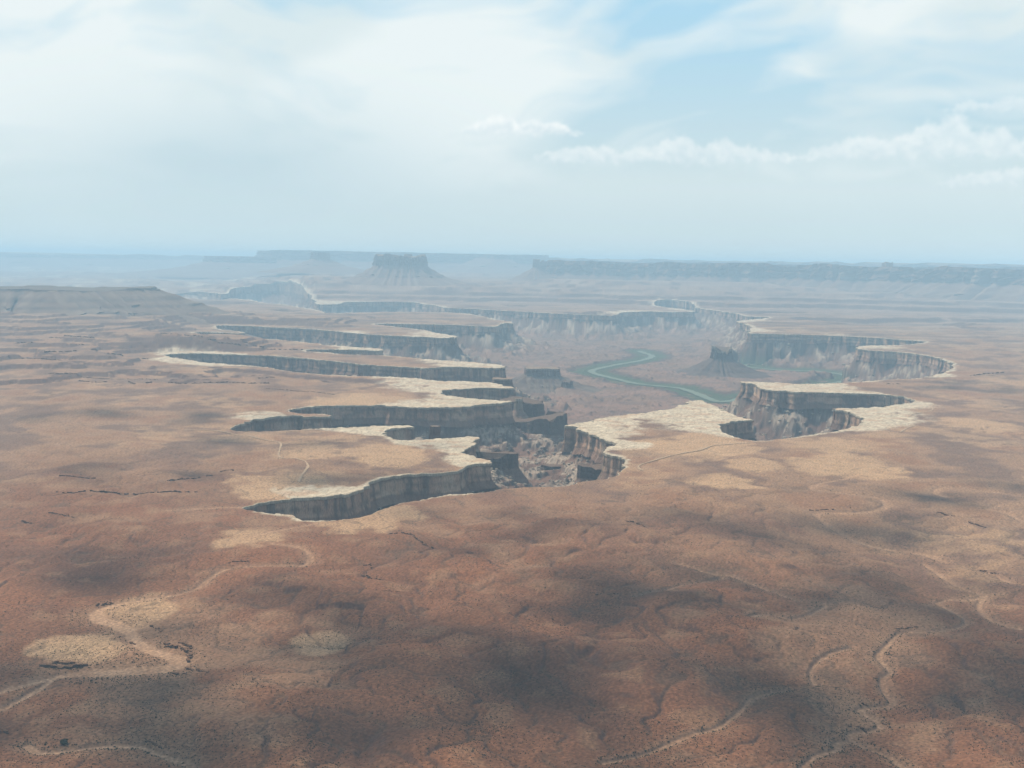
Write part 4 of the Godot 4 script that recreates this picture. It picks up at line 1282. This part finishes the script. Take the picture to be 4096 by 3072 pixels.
	# the dark slope on the left
	mesa("mesa", "dark flat-topped mesa with long slopes at the left edge", "mesa", PackedVector2Array([Vector2(-3901, -6523), Vector2(-3423, -6897), Vector2(-3143, -7248), Vector2(-2838, -7265), Vector2(-2653, -7547), Vector2(-2470, -7714), Vector2(-2361, -7905), Vector2(-2476, -8131), Vector2(-3119, -7907), Vector2(-4311, -7209)]), -6, 192, 203, 620.0, {"flute": 60.0, "ragged": 3.0, "roll": 26.0, "seed": 17, "count": 260, "benches": 5, "cap": Color(0.11, 0.085, 0.07), "slope": Color(0.156, 0.105, 0.082), "pale": Color(0.27, 0.20, 0.15), "cliff": Color(0.085, 0.058, 0.05)})

func build_canyon_things() -> void:
	var m: Vector2 = Vector2(1161, -6559)
	# the notched butte in the river bend
	mesa("butte", "dark notched butte on a wide talus cone inside the river bend", "butte", oval(m.x, m.y, 58.0, 55.0, 0.0, 0.7), -172.0, -94, -56, 165.0, {"ragged": 14.0, "horns": 26.0, "flute": 15.0, "seed": 23, "count": 110, "rim": 0.5, "slope": Color(0.085, 0.058, 0.05), "pale": Color(0.17, 0.13, 0.11), "cliff": Color(0.10, 0.068, 0.055)})
	m = Vector2(143, -5626)
	mesa("butte", "flat-topped dark butte with rubble slope standing off the left canyon rim", "butte", oval(m.x, m.y, 84.0, 60.0, -0.1, 0.45), -172.0, -113, -79, 150.0, {"ragged": 4.0, "flute": 7.0, "seed": 24, "count": 110, "rim": 0.35, "slope": Color(0.095, 0.064, 0.053), "pale": Color(0.25, 0.21, 0.17), "cliff": Color(0.135, 0.085, 0.066)})
	m = Vector2(257, -5483)
	mesa("rock_buttress", "dark stepped shoulder at the right side of the flat-topped dark butte", "buttress", oval(m.x, m.y, 26.0, 40.0, 0.2, 0.6), -172.0, -153, -127, 60.0, {"cap": Color(0.12, 0.08, 0.062), "ragged": 8.0, "flute": 8.0, "seed": 25, "count": 70, "cliff": Color(0.115, 0.075, 0.06)})
	# free-standing pieces along the left rim
	m = Vector2(-188, -2874)
	mesa("rock_tower", "small dark pillar standing alone in the gap of the left rim", "rock tower", oval(m.x, m.y - 10.0, 15.0, 12.0), -70.0, -26.0, 20.0, 12.0, {"flute": 3.5, "ragged": 5.0, "seed": 31, "count": 36})
	m = Vector2(22, -3776)
	mesa("rock_tower", "pale capped hoodoo at the end of the long left cliff", "rock tower", oval(m.x, m.y, 15.0, 14.0), -80.0, -48.0, -12.0, 26.0, {"flute": 5.0, "ragged": 4.0, "seed": 32, "count": 36, "rim": 0.7, "cliff": Color(0.238, 0.184, 0.136)})
	m = Vector2(-44, -2828)
	mesa("rock_buttress", "dark rock bench below the pale tip of the nearest left rim", "buttress", oval(m.x, m.y, 62.0, 40.0, -0.1, 0.5), -110.0, -70.0, -34.0, 30.0, {"cap": Color(0.12, 0.08, 0.062), "flute": 7.0, "ragged": 20.0, "seed": 33, "count": 60, "cliff": Color(0.102, 0.065, 0.053)})
	m = Vector2(66, -3704)
	mesa("rock_buttress", "dark red cliff bench reaching out below the hoodoo", "buttress", oval(m.x, m.y, 110.0, 70.0, 0.1, 0.5), -150.0, -112.0, -58.0, 40.0, {"cap": Color(0.12, 0.08, 0.062), "flute": 10.0, "ragged": 34.0, "seed": 34, "count": 80, "cliff": Color(0.102, 0.065, 0.053)})
	m = Vector2(31, -3866)
	mesa("rock_buttress", "dark step of rock behind the hoodoo under the white rim", "buttress", oval(m.x, m.y, 75.0, 60.0, 0.1, 0.5), -140.0, -80.0, -26.0, 30.0, {"cap": Color(0.12, 0.08, 0.062), "flute": 8.0, "ragged": 20.0, "seed": 35, "count": 60, "cliff": Color(0.109, 0.068, 0.056)})
	m = Vector2(200, -2753)
	mesa("rock_buttress", "dark block at the foot of the right canyon cliff", "buttress", oval(m.x - 8.0, m.y, 34.0, 30.0, 0.2, 0.5), -105.0, -78.0, -50.0, 14.0, {"cap": Color(0.12, 0.08, 0.062), "flute": 4.0, "ragged": 14.0, "seed": 36, "count": 48, "cliff": Color(0.088, 0.058, 0.049)})
	m = Vector2(139, -2967)
	mesa("rock_buttress", "low dark ledge on the rubble slope of the canyon below the right cliff", "buttress", oval(m.x, m.y, 62.0, 20.0, 0.1, 0.5), -112.0, -100.0, -86.0, 14.0, {"cap": Color(0.12, 0.08, 0.062), "flute": 5.0, "ragged": 9.0, "seed": 37, "count": 48, "cliff": Color(0.088, 0.058, 0.049)})
	m = Vector2(-35, -4159)
	mesa("rock_tower", "pale block perched on the tip of the white rim left of the dark butte", "rock tower", oval(m.x, m.y, 36.0, 24.0, 0.0, 0.5), -30.0, -6.0, 14.0, 6.0, {"flute": 4.0, "ragged": 4.0, "seed": 38, "count": 40, "rim": 0.6})

func build_ledges() -> void:
	var far_group := "dark ledges stepping across the left bench"
	ledge("long straight dark ledge crossing the left plain level with the nearest canyon head", PackedVector2Array([Vector2(-801, -2050), Vector2(-770, -2055), Vector2(-739, -2061), Vector2(-691, -2066), Vector2(-678, -2069), Vector2(-636, -2083), Vector2(-603, -2086), Vector2(-566, -2098)]), 6.0)
	ledge("slanting dark ledge rising toward the right above the long straight ledge", PackedVector2Array([Vector2(-638, -2170), Vector2(-625, -2195), Vector2(-614, -2224), Vector2(-599, -2238), Vector2(-574, -2256)]), 5.0)
	ledge("short dark ledge capping a low rise left of the slanting ledge", PackedVector2Array([Vector2(-857, -2213), Vector2(-830, -2218), Vector2(-806, -2218), Vector2(-786, -2202)]), 4.5)
	ledge("small curved ledge on the crest just below the left canyon head trail", PackedVector2Array([Vector2(-577, -2314), Vector2(-565, -2338), Vector2(-547, -2323)]), 5.0)
	ledge("broken ledge with green brush at the left edge", PackedVector2Array([Vector2(-755, -1900), Vector2(-736, -1897), Vector2(-709, -1890)]), 3.5)
	ledge("short dark ledge below the brushy broken ledge at the left edge", PackedVector2Array([Vector2(-785, -1864), Vector2(-765, -1858)]), 4.0)
	ledge("dark cutbank curving round the outer bend of the pale sandy wash", PackedVector2Array([Vector2(-381, -1278), Vector2(-370, -1269), Vector2(-359, -1267), Vector2(-349, -1252), Vector2(-341, -1229)]), 6.5)
	ledge("second row of dark rock above the cutbank at the wash bend", PackedVector2Array([Vector2(-369, -1285), Vector2(-359, -1281), Vector2(-348, -1261)]), 6.0)
	ledge("dark rock bank above the straight lower reach of the sandy wash", PackedVector2Array([Vector2(-492, -1204), Vector2(-476, -1202), Vector2(-460, -1201), Vector2(-445, -1205)]), 6.5)
	ledge("upper row of the dark bank above the sandy wash at the left", PackedVector2Array([Vector2(-482, -1213), Vector2(-468, -1213), Vector2(-460, -1211)]), 5.0)
	ledge("black ledge slanting down to the right below the sandy wash bend", PackedVector2Array([Vector2(-340, -1206), Vector2(-330, -1198), Vector2(-321, -1192), Vector2(-310, -1185)]), 4.5)
	ledge("two dark blocks beside the small side wash below the bend", PackedVector2Array([Vector2(-347, -1185), Vector2(-335, -1182)]), 4.5)
	ledge("dark rock bank halfway down the sandy wash on its right side", PackedVector2Array([Vector2(-420, -1347), Vector2(-412, -1343), Vector2(-400, -1326)]), 4.0)
	ledge("low dark bank on the left side of the sandy wash", PackedVector2Array([Vector2(-422, -1286), Vector2(-417, -1279)]), 4.0)
	ledge("dark bank where the left wash turns at its far bend", PackedVector2Array([Vector2(-515, -1436), Vector2(-509, -1447), Vector2(-501, -1462)]), 4.0)
	ledge("dark ledge over the upper reach of the left wash", PackedVector2Array([Vector2(-393, -1618), Vector2(-377, -1624), Vector2(-367, -1622)]), 3.5)
	ledge("zigzag dark ledge on the red slope just below the nearest canyon rim", PackedVector2Array([Vector2(-170, -1820), Vector2(-151, -1795), Vector2(-134, -1761), Vector2(-115, -1720)]), 5.0)
	ledge("small dark ledge left of the zigzag ledge on the red slope", PackedVector2Array([Vector2(-189, -1814), Vector2(-172, -1809)]), 3.5)
	ledge("dark ledge slanting across the red slope in the centre", PackedVector2Array([Vector2(-201, -1570), Vector2(-186, -1549), Vector2(-170, -1542)]), 4.5)
	ledge("lone dark ledge below the slanting one on the central slope", PackedVector2Array([Vector2(-161, -1492), Vector2(-142, -1484)]), 3.5)
	ledge("curved dark ledge above the slanting one on the central slope", PackedVector2Array([Vector2(-204, -1620), Vector2(-195, -1625), Vector2(-191, -1609)]), 3.5)
	ledge("dark overhang ledge near the centre of the lower slopes", PackedVector2Array([Vector2(111, -1471), Vector2(126, -1474), Vector2(142, -1473)]), 4.0)
	ledge("dark ledge at the sharp turn of the pale right-hand wash", PackedVector2Array([Vector2(523, -2030), Vector2(548, -2040), Vector2(567, -2045)]), 4.5)
	ledge("black diagonal ledge on the slope right of the pale wash", PackedVector2Array([Vector2(753, -2047), Vector2(761, -2029), Vector2(773, -2022)]), 4.5)
	ledge("lower half of the black diagonal ledge on the right slope", PackedVector2Array([Vector2(777, -1971), Vector2(785, -1951), Vector2(791, -1930)]), 5.0)
	ledge("dark bank along the bend of the wash near the right edge", PackedVector2Array([Vector2(691, -1700), Vector2(700, -1690), Vector2(705, -1677)]), 4.5)
	ledge("dark lip where the lower right wash bends sharply left", PackedVector2Array([Vector2(324, -1087), Vector2(335, -1091), Vector2(342, -1086)]), 4.0)
	ledge("small dark cutbank on the inner bend of the lower right wash", PackedVector2Array([Vector2(356, -1152), Vector2(365, -1151)]), 3.0)
	ledge("dark cutbank right of the narrow lower right wash", PackedVector2Array([Vector2(365, -1112), Vector2(366, -1104)]), 3.5)
	ledge("shaded ledge above the horizontal reach of the right wash", PackedVector2Array([Vector2(463, -1381), Vector2(493, -1387)]), 2.5)
	ledge("dark ledge in the brown hollow right of centre", PackedVector2Array([Vector2(187, -1915), Vector2(209, -1910), Vector2(220, -1874)]), 4.5)
	ledge("short dark ledge near the bottom left corner", PackedVector2Array([Vector2(-318, -1001), Vector2(-310, -998), Vector2(-301, -990)]), 2.6)
	ledge("dark rimmed step at the far left edge near the bottom", PackedVector2Array([Vector2(-456, -1016), Vector2(-454, -1025), Vector2(-449, -1021)]), 5.0)
	# the broken steps of the left middle distance
	ledge("dark wavy step on the left bench nearest the viewer", PackedVector2Array([Vector2(-1512, -4004), Vector2(-1455, -3980), Vector2(-1394, -3958), Vector2(-1369, -4010), Vector2(-1318, -4002), Vector2(-1252, -3896)]), 8.0, far_group)
	ledge("dark wavy step continuing right below the rubbly line", PackedVector2Array([Vector2(-1222, -3920), Vector2(-1192, -3977), Vector2(-1149, -3958), Vector2(-1085, -3921), Vector2(-1032, -3960), Vector2(-959, -3987), Vector2(-873, -3963), Vector2(-813, -3957)]), 8.0, far_group)
	ledge("rubbly grey step above the wavy dark steps", PackedVector2Array([Vector2(-1665, -4185), Vector2(-1595, -4209), Vector2(-1518, -4198), Vector2(-1430, -4189), Vector2(-1337, -4180), Vector2(-1248, -4148)]), 5.0, far_group)
	ledge("dark broken step at the canyon side of the left bench", PackedVector2Array([Vector2(-903, -4125), Vector2(-869, -4147), Vector2(-844, -4191)]), 7.0, far_group)
	ledge("thin dark step sloping toward the long left canyon", PackedVector2Array([Vector2(-801, -3822), Vector2(-736, -3808), Vector2(-649, -3750), Vector2(-557, -3674)]), 4.0, far_group)
	ledge("dark stepped cliff line below the left mesa at the frame edge", PackedVector2Array([Vector2(-2330, -5327), Vector2(-2213, -5270), Vector2(-2107, -5252), Vector2(-1988, -5218), Vector2(-1878, -5223)]), 11.0, far_group)
	ledge("dark cliff line ending above the pale canyon head on the left", PackedVector2Array([Vector2(-1941, -4835), Vector2(-1826, -4858), Vector2(-1743, -4919), Vector2(-1598, -4880), Vector2(-1502, -4865)]), 11.0, far_group)
	ledge("dark short cliff line left of that, near the frame edge", PackedVector2Array([Vector2(-1969, -4595), Vector2(-1888, -4626), Vector2(-1751, -4591)]), 9.0, far_group)
	ledge("dark ledge line in the middle of the stepped left slope", PackedVector2Array([Vector2(-1807, -5659), Vector2(-1708, -5683), Vector2(-1615, -5625), Vector2(-1493, -5509), Vector2(-1342, -5437), Vector2(-1259, -5424)]), 11.0, far_group)
	ledge("dark ledge line right of the middle one on the stepped slope", PackedVector2Array([Vector2(-1280, -5517), Vector2(-1167, -5469), Vector2(-1055, -5463), Vector2(-978, -5480)]), 10.0, far_group)
	ledge("dark ledge line high on the stepped left slope", PackedVector2Array([Vector2(-2227, -5666), Vector2(-2095, -5579), Vector2(-1947, -5477)]), 11.0, far_group)
	ledge("rocky dark ledge on the right plain under the river bend rim", PackedVector2Array([Vector2(1830, -4690), Vector2(1912, -4770), Vector2(2015, -4835)]), 9.0)
	ledge("small dark outcrop left of the rocky ledge on the right plain", PackedVector2Array([Vector2(1369, -4302), Vector2(1418, -4309)]), 7.0)

func build_roads() -> void:
	var dust := Color(0.36, 0.262, 0.18)
	ribbon("dirt_road", PackedVector2Array([Vector2(618, -2836), Vector2(561, -2820), Vector2(503, -2792), Vector2(473, -2770), Vector2(445, -2710), Vector2(426, -2681), Vector2(385, -2648), Vector2(333, -2579), Vector2(299, -2524), Vector2(277, -2493), Vector2(268, -2463), Vector2(269, -2429), Vector2(277, -2415)]), 4.5, 1.2, dust, 0.0)
	ribbon("dirt_road", PackedVector2Array([Vector2(1326, -3689), Vector2(1291, -3617), Vector2(1278, -3553), Vector2(1244, -3497), Vector2(1211, -3471), Vector2(1162, -3422), Vector2(1134, -3349)]), 4.5, 1.2, dust, 0.0)
	ribbon("dirt_road", PackedVector2Array([Vector2(1010, -3043), Vector2(1067, -3149), Vector2(1102, -3190)]), 4.5, 1.2, dust, 0.0)
	ribbon("dirt_road", PackedVector2Array([Vector2(-808, -2891), Vector2(-746, -2892), Vector2(-696, -2865), Vector2(-655, -2804), Vector2(-636, -2819), Vector2(-612, -2789), Vector2(-574, -2745), Vector2(-543, -2717), Vector2(-527, -2683), Vector2(-516, -2616), Vector2(-506, -2531), Vector2(-481, -2492), Vector2(-449, -2465), Vector2(-413, -2392), Vector2(-409, -2329), Vector2(-409, -2277), Vector2(-405, -2220)]), 4.5, 1.2, dust, 0.0)

func scatter() -> void:
	var rng := RandomNumberGenerator.new()
	rng.seed = 77
	# bushes: the 300 that show largest are things, the rest is one mass
	var where: Array[Transform3D] = []
	var tries := 0
	while where.size() < 50000 and tries < 160000:
		tries += 1
		var dep := lerpf(25.5, 7.2, pow(rng.randf(), 0.85))
		var r := EYE / tan(deg_to_rad(dep))
		var az := deg_to_rad(rng.randf_range(-27.0, 27.0))
		var x := sin(az) * r
		var z := -cos(az) * r
		var s := side_of_rim(x, z)
		if s < 8.0:
			continue
		var w := wash_near.ratio(x, z) if r < 4200.0 else 50.0
		var thick := 0.42 + 0.9 * n_b.get_noise_2d(x * 1.4 + 4000.0, z * 1.4) + 0.4 * n_c.get_noise_2d(x, z + 3000.0)
		if w < 1.0: thick = 0.02
		elif w < 3.5: thick += 0.35
		if rng.randf() > thick:
			continue
		var size := rng.randf_range(0.5, 1.15) * (1.0 + 0.6 * float(rng.randf() < 0.05))
		if w < 3.0: size *= 1.25
		var basis := Basis(Vector3.UP, rng.randf() * TAU) * Basis.from_scale(Vector3(size, size * rng.randf_range(0.6, 1.0), size))
		where.append(Transform3D(basis, Vector3(x, bench_height(x, z, r, s, w), z)))
	var order: Array = []
	for i in where.size():
		var t := where[i]
		order.append([-t.basis.x.length() / t.origin.distance_to(Vector3(0, EYE, 0)), i])
	order.sort()
	var single := {}
	var proto := MeshInstance3D.new()
	for k in 290:
		var i: int = order[k][1]
		single[i] = true
		var o := MeshInstance3D.new()
		o.name = "shrub"
		o.mesh = shrub_meshes[i % 4]
		o.material_override = mats.bush
		add_child(o, true)
		o.transform = where[i]
		var q := where[i].origin
		var by := "on the red lower slopes in the middle of the foreground"
		if wash_near.ratio(q.x, q.z) < 4.0: by = "beside the pale dry wash on the " + ("left" if q.x < 0.0 else "right")
		elif q.x < -130.0: by = "on the brown slope in the lower left"
		elif q.x > 130.0: by = "on the dark red slope in the lower right"
		meta(o, "small dark desert shrub " + by, "shrub", "desert shrubs " + by)
	for k in 4:
		var mine: Array[Transform3D] = []
		for i in where.size():
			if i % 4 == k and not single.has(i):
				mine.append(where[i])
		many("desert_scrub", shrub_meshes[k], mats.bush, mine, "scattered low scrub speckling the desert ground")
	var big := put("bush", shrub_meshes[1], mats.bush)
	var at: Vector2 = Vector2(-386, -992)
	big.transform = Transform3D(Basis.from_scale(Vector3(8.0, 6.5, 7.0)), Vector3(at.x, ground_at(at.x, at.y) + 0.3, at.y))
	meta(big, "largest round dark green bush near the bottom left corner", "bush")
	# rubble on the canyon slopes
	var stones: Array[Transform3D] = []
	tries = 0
	while stones.size() < 9000 and tries < 200000:
		tries += 1
		var dep := rng.randf_range(11.5, 3.0)
		var r := EYE / tan(deg_to_rad(dep))
		var az := deg_to_rad(rng.randf_range(-20.0, 22.0))
		var x := sin(az) * r
		var z := -cos(az) * r
		var s := side_of_rim(x, z)
		if s > -6.0 or s < -210.0:
			continue
		if rng.randf() > 0.35 + 1.6 * n_e.get_noise_2d(x * 0.33, z * 0.33) * -1.0:
			continue
		var size := lerpf(2.0, 11.0, pow(rng.randf(), 4.0)) * clampf(r / 3500.0, 0.8, 1.6)
		var basis := Basis(Vector3.UP, rng.randf() * TAU) * Basis(Vector3.RIGHT, rng.randf_range(-0.5, 0.5)) * Basis.from_scale(Vector3(size * rng.randf_range(0.8, 1.4), size * rng.randf_range(0.6, 1.0), size))
		stones.append(Transform3D(basis, Vector3(x, inner_height(x, z, s) + 0.1 * size, z)))
	order.clear()
	for i in stones.size():
		var t := stones[i]
		order.append([-t.basis.x.length() / t.origin.distance_to(Vector3(0, EYE, 0)), i])
	order.sort()
	single.clear()
	for k in 120:
		var i: int = order[k][1]
		single[i] = true
		var o := MeshInstance3D.new()
		o.name = "boulder"
		o.mesh = boulder_meshes[i % 4]
		o.material_override = mats.stone
		add_child(o, true)
		o.transform = stones[i]
		var q := stones[i].origin
		var by := "in the nearest canyon branch below the left rim"
		if q.x > 500.0: by = "below the curved right-hand rim"
		elif q.x > 0.0 and q.z > -3400.0: by = "below the pale right cliff of the near canyon"
		elif q.z < -3400.0: by = "on the far talus of the left canyon arms"
		meta(o, "pale fallen boulder " + by, "boulder", "fallen boulders " + by)
	for k in 4:
		var mine: Array[Transform3D] = []
		for i in stones.size():
			if i % 4 == k and not single.has(i):
				mine.append(stones[i])
		many("rubble", boulder_meshes[k], mats.stone, mine, "pale rubble strewn down the canyon slopes")

func many(called: String, m: Mesh, mat: Material, where: Array[Transform3D], label: String) -> void:
	if where.is_empty():
		return
	var mm := MultiMesh.new()
	mm.transform_format = MultiMesh.TRANSFORM_3D
	mm.mesh = m
	mm.instance_count = where.size()
	for i in where.size():
		mm.set_instance_transform(i, where[i])
	var o := MultiMeshInstance3D.new()
	o.name = called
	o.multimesh = mm
	o.material_override = mat
	add_child(o, true)
	o.set_meta("kind", "stuff")
	o.set_meta("label", label)

func build_clouds() -> void:
	# broken cloud overhead, between the land and the sun: [where its shadow lies and how deep, width over depth, thickness]
	var lie: Array = [Vector3(376, -1154, 300), Vector3(111, -1529, 210), Vector3(229, -1925, 130), Vector3(-348, -1053, 170), Vector3(-620, -1579, 190), Vector3(-617, -2273, 150), Vector3(111, -1071, 120), Vector3(-101, -1274, 110), Vector3(857, -2253, 150), Vector3(-406, -2669, 90), Vector3(-3550, -9083, 420), Vector3(1604, -4181, 230), Vector3(426, -1779, 150), Vector3(343, -1418, 130), Vector3(-267, -1386, 70), Vector3(648, -1537, 200), Vector3(22, -1946, 90), Vector3(-993, -3121, 160), Vector3(-185, -1156, 70), Vector3(77, -1237, 330), Vector3(-319, -1054, 200)]
	var wide := [1.5, 1.7, 3.2, 1.7, 1.3, 2.2, 2.0, 1.6, 2.2, 4.5, 1.4, 2.2, 1.8, 2.2, 2.0, 1.3, 2.0, 3.0, 2.0, 2.0, 1.8]
	var thick := [0.18, 0.18, 0.18, 0.18, 0.16, 0.15, 0.18, 0.15, 0.15, 0.18, 0.26, 0.15, 0.16, 0.15, 0.12, 0.16, 0.15, 0.14, 0.15, 0.30, 0.26]
	var names := ["widest", "second", "long", "left low", "far left", "left drifting", "small centre", "thin centre", "right thin", "ribbon-like", "far dense", "far right thin", "right dense", "right wispy", "small wispy", "right edge", "narrow dense", "thin left", "little wispy", "broadest veil-like", "veil-like left"]
	for i in lie.size():
		cloud("white " + names[i] + " broken cloud high above the desert toward the sun", lie[i], wide[i], thick[i], 300 + i)
